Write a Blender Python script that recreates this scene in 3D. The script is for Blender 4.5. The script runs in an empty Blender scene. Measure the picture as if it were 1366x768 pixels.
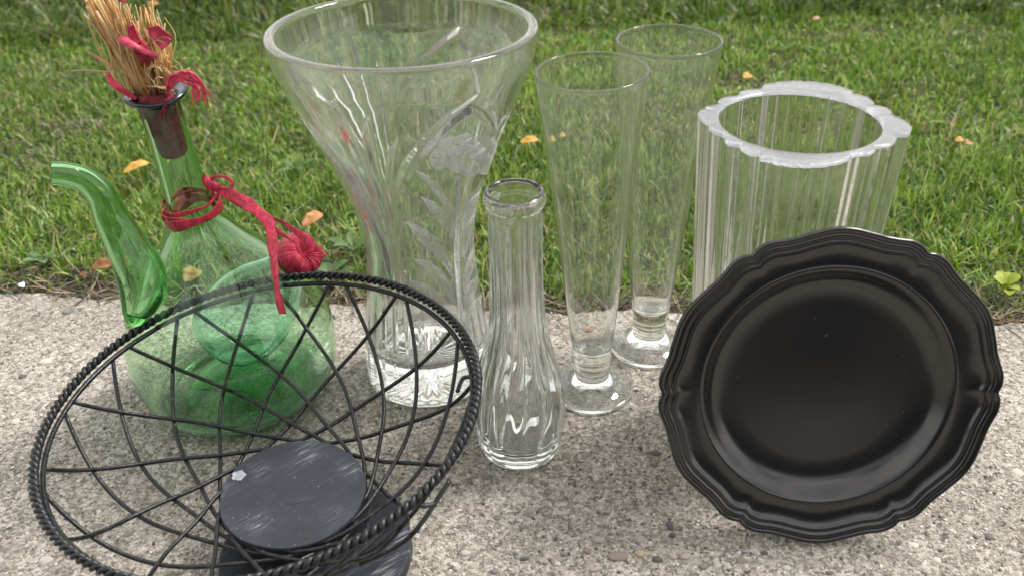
import bpy, bmesh, math, random
import numpy as np
from mathutils import Vector, Matrix, noise

random.seed(7)
rng = np.random.default_rng(7)
SC = bpy.context.scene
COL = SC.collection
PI = math.pi
R = math.radians

# ------------------------------------------------------------------ camera
CAM_H, PITCH, ROLL, FPX = 0.423, R(32.267), R(-1.877), 1260.0
fw = np.array([0, math.cos(PITCH), -math.sin(PITCH)])
_r = np.array([1.0, 0, 0]); _u = np.cross(_r, fw)
rt = math.cos(ROLL) * _r + math.sin(ROLL) * _u
up = -math.sin(ROLL) * _r + math.cos(ROLL) * _u
cam_d = bpy.data.cameras.new('camera')
cam = bpy.data.objects.new('camera', cam_d); COL.objects.link(cam)
cam.matrix_world = Matrix(((rt[0], up[0], -fw[0], 0), (rt[1], up[1], -fw[1], 0), (rt[2], up[2], -fw[2], CAM_H), (0, 0, 0, 1)))
cam_d.sensor_width = 36; cam_d.lens = FPX / 1366 * 36
cam_d.clip_start = 0.02; cam_d.clip_end = 500
cam_d.dof.use_dof = True; cam_d.dof.focus_distance = 0.60; cam_d.dof.aperture_fstop = 9.5
SC.camera = cam

# ------------------------------------------------------------------ light
W = bpy.data.worlds.new("World"); SC.world = W; W.use_nodes = True
wn = W.node_tree; wn.nodes.clear()
SUN_EL, SUN_AZ = R(54), R(62)       # azimuth measured from +Y towards +X
wo = wn.nodes.new('ShaderNodeOutputWorld'); bg = wn.nodes.new('ShaderNodeBackground')
sky = wn.nodes.new('ShaderNodeTexSky'); sky.sky_type = 'NISHITA'; sky.sun_disc = False
sky.sun_elevation = SUN_EL; sky.sun_rotation = SUN_AZ
sky.dust_density = 3.0; sky.air_density = 1.0
tc = wn.nodes.new('ShaderNodeTexCoord'); mp = wn.nodes.new('ShaderNodeMapping')
mp.inputs['Scale'].default_value = (1, 1, 2.2)
nz = wn.nodes.new('ShaderNodeTexNoise'); nz.inputs['Scale'].default_value = 1.9; nz.inputs['Detail'].default_value = 6
rp = wn.nodes.new('ShaderNodeValToRGB')
rp.color_ramp.elements[0].position = 0.36; rp.color_ramp.elements[0].color = (0.0, 0.0, 0.0, 1)
rp.color_ramp.elements[1].position = 0.56; rp.color_ramp.elements[1].color = (1, 1, 1, 1)
mixc = wn.nodes.new('ShaderNodeMix'); mixc.data_type = 'RGBA'
mixc.inputs[7].default_value = (9.6, 9.2, 8.7, 1)      # bright thin cloud
wn.links.new(tc.outputs['Generated'], mp.inputs['Vector']); wn.links.new(mp.outputs[0], nz.inputs['Vector'])
wn.links.new(nz.outputs['Fac'], rp.inputs[0]); wn.links.new(rp.outputs[0], mixc.inputs[0])
wn.links.new(sky.outputs[0], mixc.inputs[6]); wn.links.new(mixc.outputs[2], bg.inputs['Color'])
bg.inputs['Strength'].default_value = 0.13
wn.links.new(bg.outputs[0], wo.inputs[0])
sun_d = bpy.data.lights.new('sun', 'SUN'); sun = bpy.data.objects.new('sun', sun_d); COL.objects.link(sun)
sun_d.energy = 3.2; sun_d.angle = R(15); sun_d.color = (1.0, 0.95, 0.88)
sd = Vector((math.sin(SUN_AZ) * math.cos(SUN_EL), math.cos(SUN_AZ) * math.cos(SUN_EL), math.sin(SUN_EL)))
sun.rotation_euler = sd.to_track_quat('Z', 'Y').to_euler()
SC.view_settings.view_transform = 'Standard'; SC.view_settings.look = 'None'
SC.view_settings.exposure = 0.34; SC.view_settings.gamma = 1.0
cy = SC.cycles
cy.max_bounces = 20; cy.transmission_bounces = 20; cy.glossy_bounces = 8; cy.diffuse_bounces = 4
cy.transparent_max_bounces = 24
cy.caustics_refractive = True; cy.caustics_reflective = True; cy.blur_glossy = 0.8
cy.use_denoising = True; cy.sample_clamp_indirect = 6.0

# ------------------------------------------------------------------ helpers
H0 = np.array([0, 0, CAM_H])
def ray(px, py):
    d = fw + (px - 683) / FPX * rt - (py - 384) / FPX * up
    return d / np.linalg.norm(d)
def on_z(px, py, z=0.0):
    d = ray(px, py); return H0 + d * ((z - CAM_H) / d[2])
def on_plane(px, py, p0, n):
    d = ray(px, py); n = np.asarray(n, float)
    return H0 + d * (np.dot(np.asarray(p0) - H0, n) / np.dot(d, n))
def at_y(px, py, y): return on_plane(px, py, (0, y, 0), (0, 1, 0))

def npmesh(name, V, F, smooth=True):
    me = bpy.data.meshes.new(name)
    V = np.asarray(V, dtype=np.float32)
    if isinstance(F, np.ndarray):
        k = F.shape[1]; n = F.shape[0]
        me.vertices.add(len(V)); me.vertices.foreach_set('co', V.ravel())
        me.loops.add(n * k); me.loops.foreach_set('vertex_index', F.astype(np.int32).ravel())
        me.polygons.add(n); me.polygons.foreach_set('loop_start', np.arange(0, n * k, k, dtype=np.int32))
        me.update(calc_edges=True)
    else:
        me.from_pydata([tuple(map(float, v)) for v in V], [], [tuple(map(int, f)) for f in F]); me.update()
        b = bmesh.new(); b.from_mesh(me); bmesh.ops.recalc_face_normals(b, faces=b.faces); b.to_mesh(me); b.free()
    if smooth: me.polygons.foreach_set('use_smooth', np.ones(len(me.polygons), dtype=bool))
    return me
def link(name, me, m=None, parent=None):
    o = bpy.data.objects.new(name, me); COL.objects.link(o)
    if m is not None:
        if not me.materials: me.materials.append(m)
    if parent is not None: o.parent = parent
    return o
def obj(name, V, F, m, parent=None, smooth=True): return link(name, npmesh(name, V, F, smooth), m, parent)
def tag(o, label=None, cat=None, group=None, kind=None):
    if label: o['label'] = label
    if cat: o['category'] = cat
    if group: o['group'] = group
    if kind: o['kind'] = kind
    return o
def thing(name, label, cat, loc=(0, 0, 0), ax=None, group=None):
    o = bpy.data.objects.new(name, None); COL.objects.link(o); o.empty_display_size = 0.01
    M = Matrix.Translation(Vector([float(c) for c in loc]))
    if ax is not None:
        z = Vector([float(c) for c in ax]).normalized(); x = Vector((0, 1, 0)).cross(z).normalized(); y = z.cross(x)
        M = M @ Matrix(((x[0], y[0], z[0], 0), (x[1], y[1], z[1], 0), (x[2], y[2], z[2], 0), (0, 0, 0, 1)))
    o.matrix_world = M
    tag(o, label, cat, group); return o
def axis(tx, ty):
    a = np.array([math.sin(ty), math.sin(tx), 1.0]); return a / np.linalg.norm(a)
def loc_of(T, p):                        # world point into a thing's own frame
    return np.array(T.matrix_world.inverted() @ Vector([float(c) for c in p]))
def grid_faces(nr, nc, close_c=True, close_r=False):
    i = np.arange(nr if close_r else nr - 1)[:, None]; j = np.arange(nc if close_c else nc - 1)[None, :]
    a = i * nc + j; b = i * nc + (j + 1) % nc; c = ((i + 1) % nr) * nc + (j + 1) % nc; d = ((i + 1) % nr) * nc + j
    return np.stack([a, b, c, d], -1).reshape(-1, 4)
def smooth_profile(P, n):
    """Catmull-Rom through profile points (r, z), resampled evenly."""
    P = np.asarray(P, float); Q = np.vstack([2 * P[0] - P[1], P, 2 * P[-1] - P[-2]])
    out = []
    for k in range(1, len(Q) - 2):
        p0, p1, p2, p3 = Q[k - 1:k + 3]
        for t in np.linspace(0, 1, 14, endpoint=False):
            out.append(.5 * (2 * p1 + (p2 - p0) * t + (2 * p0 - 5 * p1 + 4 * p2 - p3) * t * t + (3 * p1 - p0 - 3 * p2 + p3) * t ** 3))
    out.append(P[-1]); out = np.array(out)
    s = np.r_[0, np.cumsum(np.linalg.norm(np.diff(out, axis=0), axis=1))]
    q = np.linspace(0, s[-1], n)
    return np.c_[np.interp(q, s, out[:, 0]), np.interp(q, s, out[:, 1])]
def rev(loop, nseg=96, fn=None):
    """Closed solid of revolution from an open (r,z) profile that starts and ends on the axis (r=0)."""
    loop = np.asarray(loop, float)
    th = np.linspace(0, 2 * PI, nseg, endpoint=False)
    inner = loop[1:-1]
    r = np.repeat(inner[:, :1], nseg, 1); z = np.repeat(inner[:, 1:], nseg, 1); T = np.repeat(th[None], len(inner), 0)
    if fn is not None: r, z = fn(r, z, T, np.arange(len(inner))[:, None] + 0 * T)
    V = np.stack([r * np.cos(T), r * np.sin(T), z], -1).reshape(-1, 3)
    F = grid_faces(len(inner), nseg).tolist()
    nv = len(V); V = np.vstack([V, [[0, 0, loop[0][1]], [0, 0, loop[-1][1]]]])
    for j in range(nseg):
        F.append([nv, (j + 1) % nseg, j]); L = (len(inner) - 1) * nseg
        F.append([nv + 1, L + j, L + (j + 1) % nseg])
    return V, F
def ring_rev(loop, nseg=96, fn=None):
    """Torus-like solid: the profile is a closed loop away from the axis."""
    loop = np.asarray(loop, float); th = np.linspace(0, 2 * PI, nseg, endpoint=False)
    r = np.repeat(loop[:, :1], nseg, 1); z = np.repeat(loop[:, 1:], nseg, 1); T = np.repeat(th[None], len(loop), 0)
    if fn is not None: r, z = fn(r, z, T, None)
    return np.stack([r * np.cos(T), r * np.sin(T), z], -1).reshape(-1, 3), grid_faces(len(loop), nseg, True, True).tolist()
def cr(P, n):
    """smooth 3D curve through points"""
    P = np.asarray(P, float); Q = np.vstack([2 * P[0] - P[1], P, 2 * P[-1] - P[-2]]); out = []
    for k in range(1, len(Q) - 2):
        p0, p1, p2, p3 = Q[k - 1:k + 3]
        for t in np.linspace(0, 1, 10, endpoint=False):
            out.append(.5 * (2 * p1 + (p2 - p0) * t + (2 * p0 - 5 * p1 + 4 * p2 - p3) * t * t + (3 * p1 - p0 - 3 * p2 + p3) * t ** 3))
    out.append(P[-1]); out = np.array(out)
    s = np.r_[0, np.cumsum(np.linalg.norm(np.diff(out, axis=0), axis=1))]; q = np.linspace(0, s[-1], n)
    return np.stack([np.interp(q, s, out[:, k]) for k in range(out.shape[1])], -1)
def sweep(P, ra, rb=None, ns=8, closed=False, hint=(0, 0, 1), twist=None, caps=True, section=None):
    P = np.asarray(P, float); n = len(P)
    ra = np.broadcast_to(np.asarray(ra, float), (n,)); rb = ra if rb is None else np.broadcast_to(np.asarray(rb, float), (n,))
    if closed: T = np.roll(P, -1, 0) - np.roll(P, 1, 0)
    else: T = np.gradient(P, axis=0)
    T /= np.linalg.norm(T, axis=1)[:, None] + 1e-12
    N = np.zeros_like(P); h = np.asarray(hint, float)
    v = h - T[0] * np.dot(h, T[0])
    if np.linalg.norm(v) < 1e-4: v = np.cross(T[0], [1, .3, .1])
    N[0] = v / np.linalg.norm(v)
    for i in range(1, n):
        v = N[i - 1] - T[i] * np.dot(N[i - 1], T[i]); N[i] = v / np.linalg.norm(v)
    B = np.cross(T, N)
    a = np.linspace(0, 2 * PI, ns, endpoint=False)[None, :]
    if twist is not None: tw = np.broadcast_to(np.asarray(twist, float), (n,))[:, None]
    else: tw = 0
    if closed:      # undo the frame's drift
        v = N[-1] - T[0] * np.dot(N[-1], T[0]); v /= np.linalg.norm(v)
        dr = math.atan2(np.dot(v, B[0]), np.dot(v, N[0])); tw = tw - np.linspace(0, dr, n)[:, None]
    ca, sa = np.cos(a), np.sin(a)
    X = ra[:, None] * ca; Y = rb[:, None] * sa
    c, s = np.cos(tw), np.sin(tw)
    X, Y = X * c - Y * s, X * s + Y * c
    V = P[:, None] + X[..., None] * N[:, None] + Y[..., None] * B[:, None]
    V = V.reshape(-1, 3); F = grid_faces(n, ns, True, closed).tolist()
    if caps and not closed:
        F.append(list(range(ns))[::-1]); F.append([(n - 1) * ns + k for k in range(ns)])
    return V, F
def merge(parts):
    V, F, o = [], [], 0
    for v, f in parts:
        V.append(np.asarray(v)); F += [[k + o for k in q] for q in (f.tolist() if isinstance(f, np.ndarray) else f)]; o += len(v)
    return np.vstack(V), F

# ------------------------------------------------------------------ materials
def mat(name):
    m = bpy.data.materials.new(name); m.use_nodes = True; nt = m.node_tree; nt.nodes.clear()
    out = nt.nodes.new('ShaderNodeOutputMaterial')
    return m, nt, out
def N(nt, t, **kw):
    n = nt.nodes.new(t)
    for k, v in kw.items():
        if k in n.inputs: n.inputs[k].default_value = v
        else: setattr(n, k, v)
    return n
def L(nt, a, b): nt.links.new(a, b)
def ramp(nt, fac, stops):
    r = N(nt, 'ShaderNodeValToRGB'); e = r.color_ramp.elements
    while len(e) < len(stops): e.new(0.5)
    for k, (p, c) in enumerate(stops):
        e[k].position = p; e[k].color = (*c, 1) if len(c) == 3 else c
    if fac is not None: L(nt, fac, r.inputs[0])
    return r
def glass(name, tint=(1, 1, 1), rough=0.0, ior=1.5, absorb=None, veil=0.0, wave=.04):
    m, nt, out = mat(name)
    g = N(nt, 'ShaderNodeBsdfGlass', Roughness=rough, IOR=ior); g.inputs['Color'].default_value = (*tint, 1)
    tcn = N(nt, 'ShaderNodeTexCoord')
    nz = N(nt, 'ShaderNodeTexNoise', Scale=22.0, Detail=2.0); L(nt, tcn.outputs['Object'], nz.inputs['Vector'])
    b = N(nt, 'ShaderNodeBump', Strength=wave, Distance=0.004); L(nt, nz.outputs[0], b.inputs['Height']); L(nt, b.outputs[0], g.inputs['Normal'])
    if veil > 0:                                   # patchy pale film; paints reflection brightness onto crystal and beer glasses
        d = N(nt, 'ShaderNodeBsdfDiffuse'); d.inputs[0].default_value = (.75, .75, .72, 1)
        tl = N(nt, 'ShaderNodeBsdfTranslucent'); tl.inputs[0].default_value = (.75, .75, .72, 1)
        ms = N(nt, 'ShaderNodeMixShader', Fac=0.5); L(nt, d.outputs[0], ms.inputs[1]); L(nt, tl.outputs[0], ms.inputs[2])
        n2 = N(nt, 'ShaderNodeTexNoise', Scale=45.0, Detail=6.0, Roughness=.7); L(nt, tcn.outputs['Object'], n2.inputs['Vector'])
        rr = ramp(nt, n2.outputs[0], [(.35, (veil * .25,) * 3), (.72, (veil * 1.9,) * 3)])
        mx = N(nt, 'ShaderNodeMixShader'); L(nt, rr.outputs[0], mx.inputs[0]); L(nt, g.outputs[0], mx.inputs[1]); L(nt, ms.outputs[0], mx.inputs[2])
        L(nt, mx.outputs[0], out.inputs[0])
    else: L(nt, g.outputs[0], out.inputs[0])
    if absorb:
        v = N(nt, 'ShaderNodeVolumeAbsorption', Density=absorb[1]); v.inputs[0].default_value = (*absorb[0], 1)
        L(nt, v.outputs[0], out.inputs['Volume'])
    return m
def simple(name, col, rough=.5, spec=.5, metal=0, var=.15, scale=60, bump=0.0, sheen=0, col2=None, bscale=None, stretch=None):
    m, nt, out = mat(name)
    p = N(nt, 'ShaderNodeBsdfPrincipled'); p.inputs['Roughness'].default_value = rough; p.inputs['Metallic'].default_value = metal
    p.inputs['Specular IOR Level'].default_value = spec
    tcn = N(nt, 'ShaderNodeTexCoord'); src = tcn.outputs['Object']
    if stretch:
        mpn = N(nt, 'ShaderNodeMapping'); mpn.inputs['Scale'].default_value = stretch; L(nt, src, mpn.inputs[0]); src = mpn.outputs[0]
    nz = N(nt, 'ShaderNodeTexNoise', Scale=float(scale), Detail=5.0); L(nt, src, nz.inputs['Vector'])
    a = tuple(c * (1 - var) for c in col); b = col2 or tuple(min(1, c * (1 + var)) for c in col)
    r = ramp(nt, nz.outputs[0], [(.35, a), (.65, b)]); L(nt, r.outputs[0], p.inputs['Base Color'])
    if bump:
        n2 = N(nt, 'ShaderNodeTexNoise', Scale=float(bscale or scale * 3), Detail=4.0); L(nt, src, n2.inputs['Vector'])
        bp = N(nt, 'ShaderNodeBump', Strength=bump, Distance=0.001); L(nt, n2.outputs[0], bp.inputs['Height']); L(nt, bp.outputs[0], p.inputs['Normal'])
    L(nt, p.outputs[0], out.inputs[0]); return m

M_CLEAR = glass('clear_glass', (.985, .99, .985), veil=.012)
M_CRYSTAL = glass('cut_crystal', (.985, .99, .98), ior=1.54, veil=.05)
M_THIN = glass('thin_clear_glass', (.99, .995, .985), veil=.028)
M_GREEN = glass('pale_green_glass', (.985, 1, .98), absorb=((.20, .80, .22), 128.0))
M_GREEN_D = glass('deep_green_glass', (.98, 1, .98), absorb=((.18, .76, .07), 210.0), veil=.006)
M_TEAL = glass('teal_green_glass', (.98, 1, .99), absorb=((.04, .82, .52), 150.0))
M_FROST = glass('frosted_glass', (.97, .98, 1.0), rough=.26, veil=.13)
def etched(name, op):
    m, nt, out = mat(name)
    tcn = N(nt, 'ShaderNodeTexCoord'); nz = N(nt, 'ShaderNodeTexNoise', Scale=320.0, Detail=3.0); L(nt, tcn.outputs['Object'], nz.inputs['Vector'])
    d = N(nt, 'ShaderNodeBsdfDiffuse'); d.inputs[0].default_value = (.90, .91, .90, 1)
    tl = N(nt, 'ShaderNodeBsdfTranslucent'); tl.inputs[0].default_value = (.85, .88, .85, 1)
    ms = N(nt, 'ShaderNodeMixShader', Fac=.5); L(nt, d.outputs[0], ms.inputs[1]); L(nt, tl.outputs[0], ms.inputs[2])
    tr = N(nt, 'ShaderNodeBsdfTransparent'); r = ramp(nt, nz.outputs[0], [(.3, (op * .7,) * 3), (.7, (min(1, op * 1.3),) * 3)])
    fa = N(nt, 'ShaderNodeAttribute', attribute_name='frost'); mm = N(nt, 'ShaderNodeMath', operation='MULTIPLY'); L(nt, r.outputs[0], mm.inputs[0]); L(nt, fa.outputs['Fac'], mm.inputs[1])
    mx = N(nt, 'ShaderNodeMixShader'); L(nt, mm.outputs[0], mx.inputs[0]); L(nt, tr.outputs[0], mx.inputs[1]); L(nt, ms.outputs[0], mx.inputs[2])
    L(nt, mx.outputs[0], out.inputs[0]); return m
M_ETCH = etched('etched_glass', .55)
M_ETCH2 = etched('etched_glass_deep', .85)
M_LIP = simple('blue_black_glass', (.012, .016, .028), rough=.08, spec=.7, var=.2)
M_RAFFIA = simple('red_raffia', (.60, .040, .085), rough=.42, spec=.4, var=.35, scale=400, bump=.5, bscale=900, stretch=(1, 1, .2))
M_RAFFIA_D = simple('dark_red_raffia', (.30, .018, .035), rough=.5, spec=.3, var=.4, scale=300, bump=.5)
M_PINK = simple('pink_raffia', (.72, .07, .14), rough=.45, var=.3, scale=250, bump=.3)
M_CORK = simple('wine_stained_cork', (.20, .018, .03), rough=.7, var=.4, scale=250, bump=.4)
M_STRAW = simple('straw', (.56, .29, .075), rough=.55, var=.35, scale=90, bump=.3, col2=(.74, .46, .17))
M_STRAW_D = simple('brown_straw', (.20, .085, .025), rough=.6, var=.35, scale=90, bump=.3)
M_STRAW_L = simple('pale_straw', (.66, .47, .24), rough=.5, var=.25, scale=90)
M_IRON = simple('black_wire', (.006, .0065, .008), rough=.30, spec=.42, var=.4, scale=250, bump=.3, col2=(.016, .017, .021))
nt_ = M_IRON.node_tree; pb_ = [n for n in nt_.nodes if n.type == 'BSDF_PRINCIPLED'][0]; src_ = pb_.inputs['Base Color'].links[0].from_socket
tc_ = N(nt_, 'ShaderNodeTexCoord'); nn_ = N(nt_, 'ShaderNodeTexNoise', Scale=520.0, Detail=4.0, Roughness=.7); L(nt_, tc_.outputs['Object'], nn_.inputs['Vector'])
rr_i = ramp(nt_, nn_.outputs[0], [(.60, (0, 0, 0)), (.68, (.6, .6, .6))]); mi_ = N(nt_, 'ShaderNodeMix', data_type='RGBA'); L(nt_, rr_i.outputs[0], mi_.inputs[0]); L(nt_, src_, mi_.inputs[6]); mi_.inputs[7].default_value = (.13, .12, .115, 1); L(nt_, mi_.outputs[2], pb_.inputs['Base Color'])
M_STEM = simple('worn_grey_iron', (.05, .052, .058), rough=.45, var=.5, scale=150, bump=.4, metal=.3)

def mat_plate():
    m, nt, out = mat('black_satin_glaze'); p = N(nt, 'ShaderNodeBsdfPrincipled')
    tcn = N(nt, 'ShaderNodeTexCoord'); n1 = N(nt, 'ShaderNodeTexNoise', Scale=14.0, Detail=6.0); L(nt, tcn.outputs['Object'], n1.inputs['Vector'])
    r = ramp(nt, n1.outputs[0], [(.3, (.0045, .0042, .0045)), (.7, (.008, .0072, .007))]); n5 = N(nt, 'ShaderNodeTexNoise', Scale=300.0, Detail=2.0); L(nt, tcn.outputs['Object'], n5.inputs['Vector']); r5 = ramp(nt, n5.outputs[0], [(.735, (0, 0, 0)), (.78, (.22, .22, .22))])
    m5 = N(nt, 'ShaderNodeMix', data_type='RGBA'); L(nt, r5.outputs[0], m5.inputs[0]); L(nt, r.outputs[0], m5.inputs[6]); m5.inputs[7].default_value = (.25, .24, .23, 1); L(nt, m5.outputs[2], p.inputs['Base Color'])
    r2 = ramp(nt, n1.outputs[0], [(.3, (.19,) * 3), (.7, (.25,) * 3)]); L(nt, r2.outputs[0], p.inputs['Roughness'])
    p.inputs['Specular IOR Level'].default_value = .9
    L(nt, p.outputs[0], out.inputs[0]); return m
M_PLATE = mat_plate()
def mat_slate():
    m, nt, out = mat('scratched_slate'); p = N(nt, 'ShaderNodeBsdfPrincipled'); p.inputs['Roughness'].default_value = .5
    tcn = N(nt, 'ShaderNodeTexCoord')
    m0 = N(nt, 'ShaderNodeMapping'); m0.inputs['Rotation'].default_value = (0, 0, R(-38)); L(nt, tcn.outputs['Object'], m0.inputs[0])
    mpn = N(nt, 'ShaderNodeMapping'); mpn.inputs['Scale'].default_value = (70, 900, 55); L(nt, m0.outputs[0], mpn.inputs[0])
    n1 = N(nt, 'ShaderNodeTexNoise', Scale=1.0, Detail=7.0, Roughness=.65); L(nt, mpn.outputs[0], n1.inputs['Vector'])
    n2 = N(nt, 'ShaderNodeTexNoise', Scale=34.0, Detail=5.0); L(nt, tcn.outputs['Object'], n2.inputs['Vector'])
    mu = N(nt, 'ShaderNodeMath', operation='MULTIPLY'); L(nt, n1.outputs[0], mu.inputs[0]); L(nt, n2.outputs[0], mu.inputs[1])
    r = ramp(nt, mu.outputs[0], [(.15, (.012, .015, .023)), (.29, (.022, .027, .040)), (.36, (.06, .07, .088)), (.44, (.32, .33, .35))])
    n3 = N(nt, 'ShaderNodeTexNoise', Scale=420.0, Detail=2.0); L(nt, tcn.outputs['Object'], n3.inputs['Vector'])
    r3 = ramp(nt, n3.outputs[0], [(.70, (0,) * 3), (.76, (.35,) * 3)])
    mx = N(nt, 'ShaderNodeMix', data_type='RGBA'); L(nt, r3.outputs[0], mx.inputs[0]); L(nt, r.outputs[0], mx.inputs[6]); mx.inputs[7].default_value = (.4, .4, .4, 1)
    L(nt, mx.outputs[2], p.inputs['Base Color'])
    b = N(nt, 'ShaderNodeBump', Strength=.3, Distance=.0006); L(nt, n1.outputs[0], b.inputs['Height']); L(nt, b.outputs[0], p.inputs['Normal'])
    L(nt, p.outputs[0], out.inputs[0]); return m
M_SLATE = mat_slate()
def mat_concrete():
    m, nt, out = mat('weathered_concrete'); p = N(nt, 'ShaderNodeBsdfPrincipled'); p.inputs['Roughness'].default_value = .9
    p.inputs['Specular IOR Level'].default_value = .25
    tcn = N(nt, 'ShaderNodeTexCoord'); src = tcn.outputs['Object']
    v1 = N(nt, 'ShaderNodeTexVoronoi', Scale=640.0); L(nt, src, v1.inputs['Vector'])
    v2 = N(nt, 'ShaderNodeTexVoronoi', Scale=330.0); L(nt, src, v2.inputs['Vector'])
    s1 = N(nt, 'ShaderNodeSeparateColor'); L(nt, v1.outputs['Color'], s1.inputs[0])
    s2 = N(nt, 'ShaderNodeSeparateColor'); L(nt, v2.outputs['Color'], s2.inputs[0])
    stops = [(0, (.075, .070, .063)), (.14, (.18, .167, .147)), (.42, (.33, .308, .270)), (.72, (.47, .443, .395)), (1, (.72, .69, .63))]
    r1 = ramp(nt, s1.outputs[0], stops); r2 = ramp(nt, s2.outputs[1], stops)
    mx = N(nt, 'ShaderNodeMix', data_type='RGBA'); mx.inputs[0].default_value = .42; L(nt, r1.outputs[0], mx.inputs[6]); L(nt, r2.outputs[0], mx.inputs[7])
    n1 = N(nt, 'ShaderNodeTexNoise', Scale=9.0, Detail=5.0); L(nt, src, n1.inputs['Vector'])
    rr = ramp(nt, n1.outputs[0], [(.3, (.77, .755, .73)), (.7, (1.03, 1.02, 1.005))])
    m2 = N(nt, 'ShaderNodeMix', data_type='RGBA', blend_type='MULTIPLY'); m2.inputs[0].default_value = 1; L(nt, mx.outputs[2], m2.inputs[6]); L(nt, rr.outputs[0], m2.inputs[7])
    L(nt, m2.outputs[2], p.inputs['Base Color'])
    n3 = N(nt, 'ShaderNodeTexNoise', Scale=700.0, Detail=4.0); L(nt, src, n3.inputs['Vector'])
    ad = N(nt, 'ShaderNodeMath', operation='MULTIPLY_ADD'); L(nt, s2.outputs[0], ad.inputs[0]); ad.inputs[1].default_value = .8; L(nt, n3.outputs[0], ad.inputs[2])
    ad2 = N(nt, 'ShaderNodeMath', operation='SUBTRACT'); L(nt, ad.outputs[0], ad2.inputs[0]); L(nt, v1.outputs['Distance'], ad2.inputs[1])
    b = N(nt, 'ShaderNodeBump', Strength=.8, Distance=.0011); L(nt, ad2.outputs[0], b.inputs['Height']); L(nt, b.outputs[0], p.inputs['Normal'])
    L(nt, p.outputs[0], out.inputs[0]); return m
M_CONC = mat_concrete()
def mat_attr(name, rough=.7, transl=0.0, spec=.3, bump=0):
    m, nt, out = mat(name); at = N(nt, 'ShaderNodeAttribute', attribute_name='Col')
    p = N(nt, 'ShaderNodeBsdfPrincipled'); p.inputs['Roughness'].default_value = rough; p.inputs['Specular IOR Level'].default_value = spec
    L(nt, at.outputs['Color'], p.inputs['Base Color'])
    if bump:
        tcn = N(nt, 'ShaderNodeTexCoord'); n1 = N(nt, 'ShaderNodeTexNoise', Scale=1200.0); L(nt, tcn.outputs['Object'], n1.inputs['Vector'])
        b = N(nt, 'ShaderNodeBump', Strength=bump, Distance=.0005); L(nt, n1.outputs[0], b.inputs['Height']); L(nt, b.outputs[0], p.inputs['Normal'])
    if transl:
        tl = N(nt, 'ShaderNodeBsdfTranslucent'); hs = N(nt, 'ShaderNodeHueSaturation', Saturation=1.15, Value=1.4); L(nt, at.outputs['Color'], hs.inputs['Color']); L(nt, hs.outputs[0], tl.inputs[0])
        mx = N(nt, 'ShaderNodeMixShader', Fac=transl); L(nt, p.outputs[0], mx.inputs[1]); L(nt, tl.outputs[0], mx.inputs[2]); L(nt, mx.outputs[0], out.inputs[0])
    else: L(nt, p.outputs[0], out.inputs[0])
    return m
M_GRASS = mat_attr('grass_blades', rough=.42, transl=.32, spec=.45)
M_GRAIN = mat_attr('aggregate', rough=.75, bump=.4)
M_THATCH = mat_attr('dry_thatch', rough=.75)
M_SOIL = simple('soil', (.060, .047, .030), rough=.95, var=.5, scale=90, bump=.8, col2=(.10, .085, .05))
def leafm(name, a, b, sc=160):
    m, nt, out = mat(name); tcn = N(nt, 'ShaderNodeTexCoord'); nz = N(nt, 'ShaderNodeTexNoise', Scale=float(sc), Detail=4.0); L(nt, tcn.outputs['Object'], nz.inputs['Vector'])
    r = ramp(nt, nz.outputs[0], [(.35, a), (.65, b)]); p = N(nt, 'ShaderNodeBsdfPrincipled'); p.inputs['Roughness'].default_value = .5; L(nt, r.outputs[0], p.inputs['Base Color'])
    tl = N(nt, 'ShaderNodeBsdfTranslucent'); L(nt, r.outputs[0], tl.inputs[0]); mx = N(nt, 'ShaderNodeMixShader', Fac=.3); L(nt, p.outputs[0], mx.inputs[1]); L(nt, tl.outputs[0], mx.inputs[2]); L(nt, mx.outputs[0], out.inputs[0]); return m
M_LYEL = leafm('yellow_leaf', (.55, .30, .04), (.70, .48, .10)); M_LORG = leafm('orange_brown_leaf', (.40, .16, .04), (.60, .32, .12))
M_LBRN = leafm('brown_leaf', (.22, .09, .035), (.40, .18, .07)); M_LPNK = leafm('salmon_leaf', (.62, .30, .20), (.75, .45, .32))
M_WEED = leafm('weed_leaf', (.07, .15, .035), (.12, .22, .06)); M_WEEDB = leafm('blue_green_leaf', (.11, .20, .08), (.18, .28, .13)); M_LIME = leafm('lime_leaf', (.28, .38, .03), (.45, .52, .06))
M_WHITE = simple('white_scrap', (.8, .8, .82), rough=.6, var=.08)

# ------------------------------------------------------------------ slab, soil, lawn
EA = np.array([-.439, .692]); EB = np.array([.38, .597]); ed = (EB - EA) / np.linalg.norm(EB - EA); en = np.array([-ed[1], ed[0]])
def edge_wob(u): return .0035 * np.sin(u * 23 + 1) + .0022 * np.sin(u * 61) + .0012 * np.sin(u * 173 + 2) + .0008 * np.sin(u * 410)
def s2w(u, v): return EA[0] + ed[0] * u + en[0] * v, EA[1] + ed[1] * u + en[1] * v
def vnoise(x, y, seed=0, n=128):
    g = np.random.default_rng(seed).random((n, n)); xi = np.floor(x).astype(int); yi = np.floor(y).astype(int)
    fx = x - xi; fy = y - yi; fx = fx * fx * (3 - 2 * fx); fy = fy * fy * (3 - 2 * fy)
    a = g[xi % n, yi % n]; b = g[(xi + 1) % n, yi % n]; c = g[xi % n, (yi + 1) % n]; d = g[(xi + 1) % n, (yi + 1) % n]
    return (a * (1 - fx) + b * fx) * (1 - fy) + (c * (1 - fx) + d * fx) * fy
us = np.concatenate([np.linspace(-2.2, -.12, 12), np.arange(-.10, 1.0, .0022), np.linspace(1.05, 3.2, 12)])
vs = np.concatenate([[-.66, -.66, -.66, -.656, -.65], np.linspace(-.60, -.44, 4), np.arange(-.42, -.006, .0022), [-.0045, -.003, -.0018, -.0008, 0, 0, 0]])
U, Vv = np.meshgrid(us, vs)
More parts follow.
